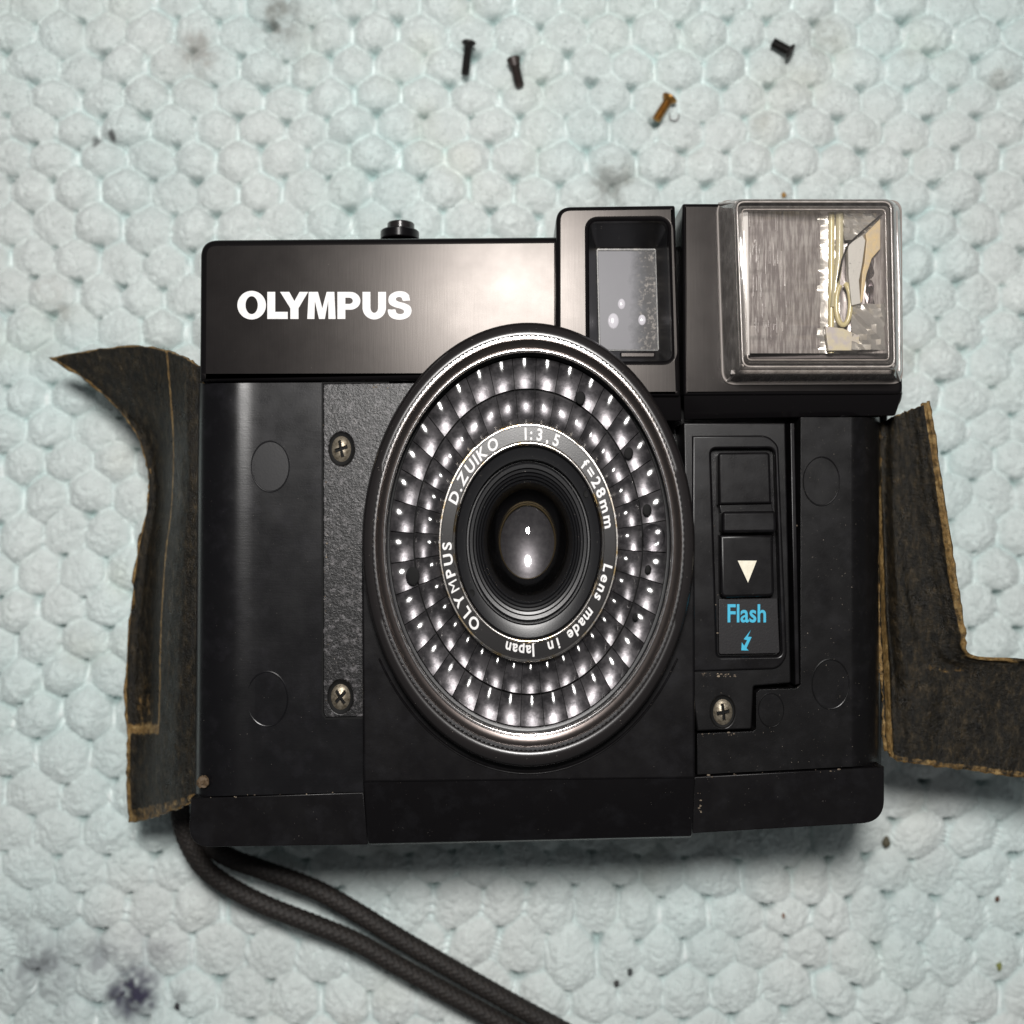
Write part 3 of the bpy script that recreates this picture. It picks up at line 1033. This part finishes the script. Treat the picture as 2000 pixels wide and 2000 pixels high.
def cell(name, th, r0, r1, zf, hs, ht, mat, nseg=8, shrink=.03, flip=1):
    half = math.pi / NC * (1 - shrink)
    vs, fs = [], []
    for j in range(nseg + 1):
        t = -1 + 2 * j / nseg
        r = r0 + (r1 - r0) * (t * (1 - shrink) + 1) / 2
        for i in range(nseg + 1):
            q = -1 + 2 * i / nseg
            a = th + half * q
            z = zf(r) + flip * (hs * (1 - q * q) + ht * (1 - t * t))
            s_ = S(z)
            vs.append((c0.x + r * s_ * .75 * math.sin(a), c0.y + r * s_ * math.cos(a), z))
    n = nseg + 1
    for j in range(nseg):
        for i in range(nseg):
            k = j * n + i
            fs.append((k, k + n, k + n + 1, k + 1))
    return pyd(name, vs, [ff[::-1] for ff in fs], mat, cell_base, 60)


for k in range(NC):
    th = math.radians(-1.7 + 10 * k)
    zo_ = lambda r: 5.44 + .068 * (r - 299) / 62
    cell('reflector_cell', th, 361, 299, zo_, .022, .034, M['dish'], flip=-1)
    cell('lenslet', th, 361, 299, lambda r: zo_(r) + .03, .059, .031, M['lenslet'])
    zi = lambda r: 5.47 + .03 * (297 - r) / 64
    cell('reflector_cell', th + math.radians(.3), 297, 233, zi, .022, .055, M['dish'], flip=-1)
    cell('lenslet', th + math.radians(.3), 297, 233, lambda r: zi(r) + .03, .055, .060, M['lenslet'])
for (x, y, r) in ((1134, 777, 12), (1228, 885, 11), (1264, 996, 11), (1266, 1112, 8), (806, 1125, 17), (1241, 1205, 7)):
    c = P(x, y, 5.56); s = S(5.56)
    me = bpy.data.meshes.new('locating_peg')
    bm = bmesh.new(); bmesh.ops.create_uvsphere(bm, u_segments=24, v_segments=10, radius=1)
    bm.to_mesh(me); bm.free()
    me.transform(Matrix.Translation((c.x, c.y, 5.565)) @ Matrix.Diagonal((r * s * .8, r * s * 1.05, .012, 1)))
    link('locating_peg', me, M['gap'], cell_base, 60)
s = S(5.58); c = P(1276, 1048, 5.58)
me = lathe_mesh([(27, 5.55), (26.5, 5.60), (24, 5.61), (22, 5.595), (10, 5.60), (0, 5.60)], 1276, 1048, 40, ratio=.85)
c1 = P(1276, 1048, 5.2)
me.transform(Matrix.Translation((c.x - c1.x, c.y - c1.y, 0)))
link('sensor_window', me, M['lenslet'], cell_base, 60)

# name ring with its lettering
name = link('name_ring', lathe_mesh([(233, 5.5), (233, 5.74), (229, 5.765), (227, 5.765), (226.5, 5.75), (198, 5.75), (197, 5.75)], LX, LY), M['name'], R, 30)
link('name_ring_edge', lathe_mesh([(234, 5.5), (234.5, 5.75), (232.5, 5.785), (229.5, 5.785), (228, 5.752)], LX, LY), M['worn_chrome'], name, 60)
link('name_ring_edge', lathe_mesh([(198, 5.752), (196.5, 5.78), (193, 5.785), (190, 5.76), (188.5, 5.70)], LX, LY), M['worn_chrome'], name, 60)


def ring_text(word, a0, a1, r=213, hpx=24, bold=.026, z=5.753):
    """letters whose centres run clockwise from angle a0 to a1 (degrees from the top)"""
    glyphs = []
    pen = 0
    for ch in word:
        me = text_mesh(ch, .0 if ch == 'M' else bold, .01)
        co = np.array([v.co[:] for v in me.vertices])
        w = co[:, 0].max() - co[:, 0].min()
        glyphs.append((me, co, w))
    gap = .10
    cen = []
    for me, co, w in glyphs:
        cen.append(pen + w / 2); pen += w + gap
    span = cen[-1] - cen[0]
    cap = .73
    s_ = S(z)
    for (me, co, w), cc in zip(glyphs, cen):
        th = math.radians(a0 + (a1 - a0) * (cc - cen[0]) / span)
        k = hpx / cap
        tang = (math.radians(a1 - a0) * r) / span          # px per glyph unit along the ring
        tang = min(tang, 1.05 * k)
        mx = (co[:, 0].max() + co[:, 0].min()) / 2
        for v, q in zip(me.vertices, co):
            lx = (q[0] - mx) * tang; ly = (q[1] - cap / 2) * k
            x = r * math.sin(th) + lx * math.cos(th) + ly * math.sin(th)
            y = r * math.cos(th) - lx * math.sin(th) + ly * math.cos(th)
            v.co = (c0.x + x * .75 * s_, c0.y + y * s_, z + (.004 if q[2] > 0 else -.004))
    me = join_meshes([g[0] for g in glyphs]); me.name = 'ring_lettering'
    return link('ring_lettering', me, M['print_white'], name, None)


ring_text('OLYMPUS', 222, 268)
ring_text('D.ZUIKO', 294.5, 334)
ring_text('1:3,5', -2, 20)
ring_text('f=28mm', 44, 79)
ring_text('Lens', 104, 120.5, hpx=23)
ring_text('made', 132, 148.5, hpx=23)
ring_text('in', 158.5, 164, hpx=23)
ring_text('Japan', 176, 194.5, hpx=23)

barrel = link('lens_barrel', lathe_mesh([(189, 5.74), (186, 5.62), (172, 5.57), (163, 5.55), (161, 5.50), (160, 5.3), (156, 5.3), (155, 5.42), (152, 5.44), (145, 5.43),
                                         (144, 5.38), (143, 5.36), (142, 5.41), (137, 5.40), (136, 5.34), (135, 5.33), (134, 5.37), (130, 5.355), (129, 5.30), (128, 5.29), (127, 5.33),
                                         (123, 5.31), (122, 5.25), (121, 5.24), (120, 5.28), (116, 5.25), (114, 5.05), (100, 4.3), (74, 4.0), (71, 3.98)], LX, LY), M['matteblack'], R, 25)
link('aperture_plate', lathe_mesh([(71, 3.98), (69, 3.95), (67, 3.6), (66, 2.6), (0, 2.6)], LX, LY + 3), M['gap'], barrel, 40)
for a_ in (58, 236):
    a = math.radians(a_)
    x, y = LX + 175 * .75 * math.sin(a), LY - 175 * math.cos(a)
    me = lathe_mesh([(7.5, 5.6), (7, 5.605), (6, 5.602), (0, 5.602)], x, y, 24)
    link('spanner_hole', me, M['gap'], barrel, 40)
# glass: front element and the rear group with its purple-coated reflections
Rf, Rr = 150.0, 230.0
fe = [(r, 4.62 + (math.sqrt(Rf ** 2 - r * r) - math.sqrt(Rf ** 2 - 112.0 ** 2)) * .0099) for r in (112, 104, 94, 82, 68, 54, 40, 26, 13, 0)]
link('front_element', lathe_mesh(fe, LX, LY), M['pane'], barrel, 60)
rm = NT('coated_rear_glass')
rm.p.inputs['Base Color'].default_value = (.11, .105, .11, 1)
rm.p.inputs['Roughness'].default_value = .34
rm.p.inputs['Metallic'].default_value = .55
rm.p.inputs['Coat Weight'].default_value = 1
rm.p.inputs['Coat Roughness'].default_value = .06
rm.p.inputs['Coat Tint'].default_value = (1, .96, 1, 1)
rm.l(rm.mix(rm.ramp(rm.noise(7, 6, .7), [(.4, 0.0), (.75, .6)]), (.055, .053, .054), (.13, .128, .125)), rm.p.inputs['Base Color'])
re_ = [(r, 4.05 - (math.sqrt(Rr ** 2 - r * r) - math.sqrt(Rr ** 2 - 70.0 ** 2)) * .0105) for r in (70, 62, 54, 46, 38, 30, 20, 10, 0)]
link('rear_element', lathe_mesh(re_, LX, LY + 4), rm.m, barrel, 60)
link('aperture_rim', lathe_mesh([(74, 4.0), (72, 4.03), (70, 4.0)], LX, LY + 2), simple('tarnished_brass_rim', (.4, .3, .16), .35, metal=.8), barrel, 60)

# ------------------------------------------------------------------ flash switch on the right
sw = plate('switch_plate', rp([(1335, 826), (1534, 826, 3), (1545, 1334, 5), (1472, 1340, 4), (1468, 1424, 5), (1362, 1428), (1345, 1300)]), 1.0, 4.87, .03, M['panel_matte'], R,
           holes=[rp([(1389, 877, 10), (1512, 876, 12), (1526, 1281, 12), (1402, 1283, 10)]), ell(1411.5, 1390.5, 31, 40)])
plate('switch_surround', rp([(1352, 851), (1500, 850, 26), (1521, 870, 10), (1538, 1284, 26), (1520, 1307, 16), (1352, 1312)], 8), 4.82, 4.93, .04, M['plastic'], sw,
      holes=[rp([(1388, 876, 12), (1513, 875, 14), (1527, 1282, 12), (1401, 1284, 10)])])
plate('side_rail', rp([(1543, 826), (1552, 826), (1562, 1336), (1553, 1338)]), 1.0, 4.86, .02, M['plastic'], sw)
plate('switch_track', rp([(1380, 870), (1525, 870), (1535, 1290), (1392, 1290)]), 1.0, 4.68, .01, M['plastic'], sw)
plate('flash_label_plate', rp([(1404, 1170), (1518, 1168), (1523, 1276, 6), (1404, 1278, 6)]), 4.6, 4.78, .01, simple('label_plate', (.014, .013, .014), .42, spec=.25, bump=(30, .1), specks=(34, .72, DUST)), sw)
sl = plate('slider', rp([(1403, 884, 8), (1504, 883, 8), (1507, 984), (1404, 986)]), 4.6, 5.02, .05, M['plastic'], sw)
link('slider_ridge', join_meshes([plate_mesh(rp([(1405, 982), (1508, 980), (1510, 1000), (1407, 1002)]), 4.6, 4.93, .02),
                                  plate_mesh(rp([(1411, 999, 7), (1516, 998, 7), (1517, 1040, 7), (1411, 1041, 7)]), 4.6, 5.16, .06)]), M['plastic'], sl, 40)
pad = plate('slider_pad', rp([(1406, 1045), (1510, 1044), (1513, 1165, 12), (1408, 1168, 12)]), 4.6, 4.97, .06, M['plastic'], sl)
plate('arrow_mark', [(1441, 1095), (1478, 1095), (1461, 1138)], 4.965, 4.976, .001, M['print_cream'], sl)
text_fit('flash_lettering', 'Flash', 1421, 1180, 1496, 1216, 4.784, M['print_blue'], sw, bold=.018)
bolt = [(640, 1600), (614, 1652), (640, 1652), (622, 1682)]
lb = [(460, 1602), (421, 1652), (440, 1657), (424, 1688), (411, 1668), (408, 1712), (448, 1713), (436, 1700), (464, 1640), (443, 1638)]
plate('bolt_mark', [(1300 + x * .3623, 650 + y * .3623) for x, y in lb], 4.775, 4.788, .001, M['print_blue'], sw)
body_screw(1411.5, 1390.5, 4.82, .15, parent=sw)


# ------------------------------------------------------------------ peeled leatherette
def glue_mat():
    m = NT('leatherette_glue_side')
    at = m.n('ShaderNodeAttribute', _attribute_name='glue')
    b0 = m.ramp(m.noise(1, 9, .74, (9, 4, 6)), [(.36, (.004, .004, .0035)), (.50, (.013, .0108, .007)), (.61, (.036, .027, .015)), (.75, (.12, .086, .044))])
    n2 = m.ramp(m.noise(6, 7, .75), [(.3, (.06, .036, .014)), (.5, (.24, .145, .05)), (.7, (.46, .33, .15))])
    # ragged glue: painted amount against noise
    ad = m.n('ShaderNodeMath', _operation='MULTIPLY_ADD')
    m.l(m.noise(5, 7, .72), ad.inputs[0]); ad.inputs[1].default_value = 1.9; m.l(at.outputs['Fac'], ad.inputs[2])
    mk = m.ramp(ad.outputs[0], [(.0, 0.0), (.5, 0.0), (1.0, 0.0)])
    mr2 = m.n('ShaderNodeMapRange', From__Min=1.38, From__Max=1.75)
    m.l(ad.outputs[0], mr2.inputs[0])
    m.l(m.mix(mr2.outputs[0], b0, n2), m.p.inputs['Base Color'])
    m.l(m.ramp(m.noise(2.2, 5, .6), [(.35, .26), (.65, .46)]), m.p.inputs['Roughness'])
    m.p.inputs['Specular IOR Level'].default_value = .30
    m.l(m.bump(m.noise(13, 7, .72), .9, .05, m.bump(m.noise(3.5, 6, .65), .5, .12)), m.p.inputs['Normal'])
    return m.m


GLUE = glue_mat()


def flap(name, label, rows, us, glue_fn, thick=.07, wr=(.006,)):
    """rows: list of lists of (px,py,z) across the strip; lofted and given thickness"""
    nr = len(rows)
    dense = []
    cols = len(rows[0])
    paths = [smooth_path([P(*r[c]) for r in rows], 8) for c in range(cols)]
    L = len(paths[0])
    vs, glue = [], []
    nu = 40
    for i in range(L):
        line = smooth_path([paths[c][i] for c in range(cols)], nu // (cols - 1))
        for j, q in enumerate(line):
            u = j / (len(line) - 1)
            q = q.copy()
            q.z += (random.random() - .5) * .016 + wr[0] * (math.sin(u * 31 + 3 * math.sin(i * .11)) + .7 * math.sin(u * 57 + 2 * math.sin(i * .07 + 2)))
            edge = 1 if j in (0, len(line) - 1) or i in (0, L - 1) else 0
            if edge:
                q.x += random.uniform(-.022, .022); q.y += random.uniform(-.022, .022)
            vs.append(q)
            glue.append(glue_fn(u, i / (L - 1), edge))
        w = len(line)
    fs = []
    for i in range(L - 1):
        for j in range(w - 1):
            a = i * w + j
            fs.append((a, a + w, a + w + 1, a + 1))
    o = pyd(name, vs, fs, GLUE, R, None)
    me = o.data
    me.polygons.foreach_set('use_smooth', [True] * len(me.polygons))
    at = me.attributes.new('glue', 'FLOAT', 'POINT')
    at.data.foreach_set('value', glue)
    # make sure it looks up, then give it thickness downwards
    bm = bmesh.new(); bm.from_mesh(me)
    bmesh.ops.recalc_face_normals(bm, faces=bm.faces)
    if sum(ff.normal.z for ff in bm.faces) < 0:
        bmesh.ops.reverse_faces(bm, faces=bm.faces)
    bm.to_mesh(me); bm.free()
    sd = o.modifiers.new('thickness', 'SOLIDIFY'); sd.thickness = thick; sd.offset = -1
    o['label'] = label
    return o


# left strip: columns = outer edge, crease zone, seam, near body, body side
left_rows = [
    [(96, 700, 3.1), (182, 684, 3.55), (268, 675, 3.9), (326, 686, 4.12), (362, 699, 4.25), (397, 721, 4.3)],
    [(165, 743, 3.3), (225, 735, 3.6), (285, 732, 3.8), (331, 745, 4.1), (364, 756, 4.3), (396, 770, 4.2)],
    [(227, 797, 3.45), (262, 798, 3.55), (300, 800, 3.7), (336, 810, 4.05), (366, 816, 4.3), (395, 822, 4.1)],
    [(268, 853, 3.6), (290, 855, 3.55), (314, 858, 3.65), (339, 868, 4.05), (366, 870, 4.28), (394, 875, 4.05)],
    [(288, 925, 3.7), (302, 925, 3.58), (318, 926, 3.62), (338, 930, 4.0), (366, 930, 4.22), (393, 932, 4.0)],
    [(286, 994, 3.7), (300, 995, 3.55), (316, 996, 3.6), (334, 1000, 3.95), (362, 1000, 4.15), (391, 1000, 4.0)],
    [(268, 1085, 3.7), (284, 1086, 3.5), (304, 1088, 3.55), (323, 1090, 3.9), (355, 1090, 4.1), (389, 1090, 4.0)],
    [(251, 1230, 3.65), (270, 1230, 3.45), (294, 1232, 3.5), (314, 1235, 3.85), (350, 1236, 4.05), (387, 1238, 4.0)],
    [(246, 1350, 3.6), (266, 1350, 3.42), (292, 1352, 3.45), (312, 1355, 3.8), (348, 1358, 4.0), (386, 1360, 4.0)],
    [(248, 1440, 3.55), (268, 1441, 3.5), (290, 1440, 3.55), (309, 1440, 3.75), (346, 1440, 3.95), (385, 1440, 4.0)],
    [(247, 1530, 3.5), (268, 1528, 3.55), (290, 1526, 3.65), (309, 1524, 3.75), (346, 1520, 3.9), (384, 1516, 4.0)],
    [(252, 1608, 3.5), (272, 1603, 3.55), (292, 1598, 3.65), (312, 1592, 3.75), (346, 1580, 3.9), (382, 1565, 4.0)],
]


for r_ in left_rows:
    for c_, dz in enumerate((1.6, 1.45, 1.15, .75, .3, 0)):
        r_[c_] = (r_[c_][0], r_[c_][1], r_[c_][2] - dz)


def lglue(u, t, edge):
    g = 0
    if edge: g = .8
    if abs(u - .6) < .018 and t < .80: g = .95
    if abs(t - .80) < .012 and u < .62: g = .9
    if u < .08 and t > .8: g = .7
    if t > .965: g = max(g, .55)
    if u < .035: g = max(g, .8)
    d = ((u - .36) / .14) ** 2 + ((t - .755) / .045) ** 2
    if d < 1: g = max(g, .42)
    return g


flap('leatherette_flap', 'narrow brown-backed strip curling off the side below the brand name', left_rows, None, lglue)

right_rows = [
    [(1699, 834, 4.2), (1728, 822, 3.75), (1745, 813, 4.05), (1768, 804, 4.15), (1790, 796, 4.35), (1811, 784, 4.5)],
    [(1704, 900, 4.15), (1722, 880, 3.7), (1748, 880, 4.05), (1775, 880, 4.1), (1802, 878, 4.3), (1826, 880, 4.5)],
    [(1710, 1000, 4.1), (1725, 995, 3.65), (1748, 994, 4.0), (1780, 996, 4.0), (1815, 998, 4.2), (1844, 1000, 4.45)],
    [(1716, 1120, 4.05), (1730, 1120, 3.6), (1752, 1122, 3.98), (1788, 1125, 3.95), (1832, 1130, 4.1), (1865, 1135, 4.4)],
    [(1719, 1210, 4.0), (1734, 1212, 3.6), (1758, 1214, 3.95), (1796, 1218, 3.9), (1846, 1224, 4.05), (1886, 1230, 4.3)],
    [(1722, 1270, 4.0), (1738, 1272, 3.6), (1765, 1274, 3.9), (1812, 1280, 3.85), (1868, 1285, 3.95), (1907, 1284, 4.1)],
    [(1724, 1310, 4.0), (1742, 1315, 3.6), (1775, 1316, 3.9), (1850, 1318, 3.8), (1960, 1308, 3.85), (2060, 1298, 3.9)],
    [(1726, 1370, 4.0), (1745, 1375, 3.65), (1785, 1378, 3.88), (1870, 1382, 3.75), (1970, 1385, 3.75), (2065, 1388, 3.8)],
    [(1728, 1430, 4.0), (1748, 1436, 3.7), (1790, 1440, 3.85), (1870, 1446, 3.72), (1970, 1455, 3.7), (2065, 1462, 3.75)],
    [(1733, 1464, 3.95), (1751, 1485, 3.75), (1800, 1494, 3.82), (1880, 1504, 3.7), (1970, 1516, 3.68), (2065, 1530, 3.7)],
]


def rglue(u, t, edge):
    g = 0
    if edge: g = .75
    if .03 < u < .17 and t > .18: g = max(g, .85)
    if u > .90 and t < .62: g = max(g, .75)
    if .14 < u < .22 and t < .25: g = max(g, .4)
    if t > .60 and t < .66 and u > .5 and u < .68: g = max(g, .4)
    if t > .97: g = max(g, .6)
    return g


flap('leatherette_flap', 'wide brown-backed leatherette piece peeled away beside the flash switch', right_rows, None, rglue, wr=(.018,))
# crumb of dried glue at the lower left corner
me = bpy.data.meshes.new('glue_crumb'); bm = bmesh.new(); bmesh.ops.create_icosphere(bm, subdivisions=3, radius=.12)
for v_ in bm.verts: v_.co *= 1 + random.uniform(-.25, .25)
bm.to_mesh(me); bm.free(); me.transform(Matrix.Translation(P(396, 1527, 4.75)))
link('glue_crumb', me, simple('dried_glue', (.10, .065, .035), .7, bump=(20, .5)), R, 60)


# grime caught in the seams
bm = bmesh.new()
for (xa, ya, xb, yb, nn, zz) in ((1368, 1317, 1440, 1320, 34, 4.88), (1366, 1550, 1367, 1590, 12, 4.828), (1372, 1516, 1715, 1500, 14, 4.828), (395, 1557, 700, 1548, 9, 4.828),
                                 (1366, 1436, 1440, 1433, 10, 4.81), (1548, 840, 1560, 1300, 7, 4.828), (632, 752, 640, 1390, 14, 4.85), (1395, 900, 1402, 1270, 6, 4.94), (720, 752, 790, 760, 12, 4.85)):
    for k in range(nn):
        u = random.random()
        r = random.uniform(.006, .022) * random.random() ** .5
        q = P(xa + (xb - xa) * u + random.uniform(-3, 3), ya + (yb - ya) * u + random.uniform(-3, 3), zz)
        bmesh.ops.create_icosphere(bm, subdivisions=1, radius=1, matrix=Matrix.Translation(q) @ Matrix.Diagonal((r * random.uniform(.6, 2.2), r, r * .6, 1)))
me = bpy.data.meshes.new('grime_grains'); bm.to_mesh(me); bm.free()
gr = link('grime_grains', me, simple('grime', (.26, .21, .15), .8, var=((.08, .06, .045), 8, .4, .6)), R, None)
gr['kind'] = 'stuff'


# ------------------------------------------------------------------ wrist strap
def braid(pts, rad):
    path = smooth_path(pts, 1)
    # resample evenly
    d = [0]
    for a, b_ in zip(path[:-1], path[1:]):
        d.append(d[-1] + (b_ - a).length)
    step = .022
    n = int(d[-1] / step)
    out = []
    j = 0
    for i in range(n + 1):
        t = d[-1] * i / n
        while j < len(d) - 2 and d[j + 1] < t: j += 1
        out.append(path[j].lerp(path[j + 1], (t - d[j]) / max(d[j + 1] - d[j], 1e-6)))

    def rip(i, a):
        s_ = i * step * 2 * math.pi / .17
        p1 = math.sin(5 * a + s_ * .5); p2 = math.sin(5 * a - s_ * .5)
        return .16 * abs(p1 * p2) ** .7 - .06
    return tube_mesh(out, rad, 40, 1.0, rip)


strap = empty('wrist_strap', P(400, 1640, .6))
tag(strap, 'braided black wrist cord, doubled, leaving the lower left corner of the camera', 'strap')
up = [(395, 1600, 1.4), (415, 1652, 1.2), (455, 1678, 1.1), (516, 1700, 1.0), (616, 1737, .98), (700, 1784, .95), (795, 1842, .92), (976, 1946, .9), (1080, 2003, .9), (1200, 2068, .9)]
lw_ = [(352, 1540, 1.6), (352, 1590, 1.5), (366, 1640, 1.35), (397, 1692, 1.2), (445, 1730, 1.1), (520, 1769, 1.0), (620, 1808, .98), (700, 1842, .95), (795, 1896, .92), (940, 1976, .9), (1100, 2064, .9)]
up = [(x, y, z - .5) for x, y, z in up]
lw_ = [(x, y, z - .5) for x, y, z in lw_]
v, f = braid(smooth_path([P(*q) for q in up], 14), .212)
pyd('cord', v, f, M['strap'], strap, None).data.polygons.foreach_set('use_smooth', [True] * len(f))
v, f = braid(smooth_path([P(*q) for q in lw_], 14), .212)
pyd('cord', v, f, M['strap'], strap, None).data.polygons.foreach_set('use_smooth', [True] * len(f))


# ------------------------------------------------------------------ loose screws and crumbs on the towel
def loose_screw(label, head, tip, mat, rh=.16, rs=.095, tilt=.0, dome=.07):
    z = max(towel_h(*head), towel_h(*tip)) + rh * .72
    a, b_ = P(*head, z), P(*tip, z - .02)
    L = (b_ - a).length
    root = empty('loose_screw', (a + b_) / 2)
    tag(root, label, 'screw', 'loose screws on the towel')
    n = 28

    def rev(prof, nm):
        vs, fs = [], []
        d = (b_ - a).normalized(); sd = d.cross(Vector((0, 0, 1))).normalized(); up_ = sd.cross(d)
        for (r, t) in prof:
            for k in range(n):
                an = 2 * math.pi * k / n
                vs.append(a + d * t + sd * r * math.cos(an) + up_ * r * math.sin(an))
        for i in range(len(prof) - 1):
            for k in range(n):
                k2 = (k + 1) % n
                fs.append((i * n + k, i * n + k2, (i + 1) * n + k2, (i + 1) * n + k))
        o = pyd(nm, vs, fs, mat, root, 40)
        bm = bmesh.new(); bm.from_mesh(o.data); bmesh.ops.recalc_face_normals(bm, faces=bm.faces); bm.to_mesh(o.data); bm.free()
        return o
    rev([(0, .015), (rh * .45, .015), (rh * .5, -.01), (rh * .8, .0), (rh, .03), (rh * .98, .06), (rs * 1.1, .06 + dome), (rs * .9, .07 + dome)], 'head')
    prof = [(rs * .8, .06)]
    t = .08 + dome
    while t < L - .05:
        prof += [(rs * .78, t), (rs * 1.06, t + .022), (rs * .78, t + .044)]
        t += .05
    prof += [(rs * .6, L - .01), (0, L)]
    rev(prof, 'threaded_shank')
    return root


loose_screw('small black flat-headed screw, leftmost of the loose screws, standing nearly upright in the picture', (916, 80), (908, 148), M['steel_dark'], .17, .10, dome=.06)
loose_screw('brownish black screw with tapered head, between the leftmost black screw and the brass one', (1002, 112), (1016, 172), M['steel_brown'], .165, .115, dome=.16)
loose_screw('small brass-coloured screw lying on the towel next to a tiny wire curl', (1310, 188), (1280, 236), M['brass'], .19, .105, dome=.08)
loose_screw('short black screw lying flat on the towel above the flash head', (1547, 103), (1508, 82), M['steel_dark'], .19, .125, dome=.05)

zc = towel_h(1317, 226) + .03
v, f = tube_mesh([P(1317 + 9 * math.sin(a), 225 + 11 * math.cos(a), zc + .03 * math.sin(a * 2)) for a in np.linspace(-1.9, 1.7, 22)], .014, 8)
tag(pyd('wire_curl', v, f, simple('bright_wire', (.35, .33, .33), .3, metal=.9), None, 60), 'tiny curled sliver of bright wire beside the brass screw', 'wire sliver')


def crumb(name, x, y, r, col, label, squash=.6):
    me = bpy.data.meshes.new(name); bm = bmesh.new(); bmesh.ops.create_icosphere(bm, subdivisions=2, radius=1)
    for q in bm.verts: q.co *= 1 + random.uniform(-.3, .3)
    bm.to_mesh(me); bm.free()
    z = towel_h(x, y)
    s_ = S(z)
    me.transform(Matrix.Translation(P(x, y, z - .01)) @ Matrix.Diagonal((r * s_ * .7, r * s_, r * s_ * squash, 1)))
    tag(link(name, me, simple(name + '_stuff', col, .7, bump=(30, .4)), None, 60), label, 'crumb', 'crumbs and lint on the towel')


crumb('glue_crumb', 1531, 381, 6, (.35, .20, .06), 'amber glue crumb on the towel just above the flash cover')
crumb('lint_speck', 1731, 1645, 11, (.09, .08, .05), 'dark speck on the towel just off the lower right corner of the camera')
crumb('lint_speck', 1948, 1756, 6, (.12, .06, .04), 'reddish brown speck near the right edge of the towel, below the wide peeled piece')
crumb('lint_speck', 1952, 1888, 8, (.22, .24, .07), 'yellow-green speck on the towel near the lower right corner of the picture')
crumb('lint_speck', 1530, 1789, 5, (.24, .13, .08), 'small tan speck on the towel below the flash switch side of the camera')
crumb('lint_speck', 1204, 1921, 7, (.05, .05, .05), 'dark grey speck on the towel, lower of the two below the lens')
crumb('lint_speck', 1230, 1898, 7, (.07, .08, .08), 'grey speck on the towel, upper of the two below the lens')
crumb('lint_speck', 346, 1966, 7, (.03, .03, .035), 'black speck on the towel beside the large dark blue stain')
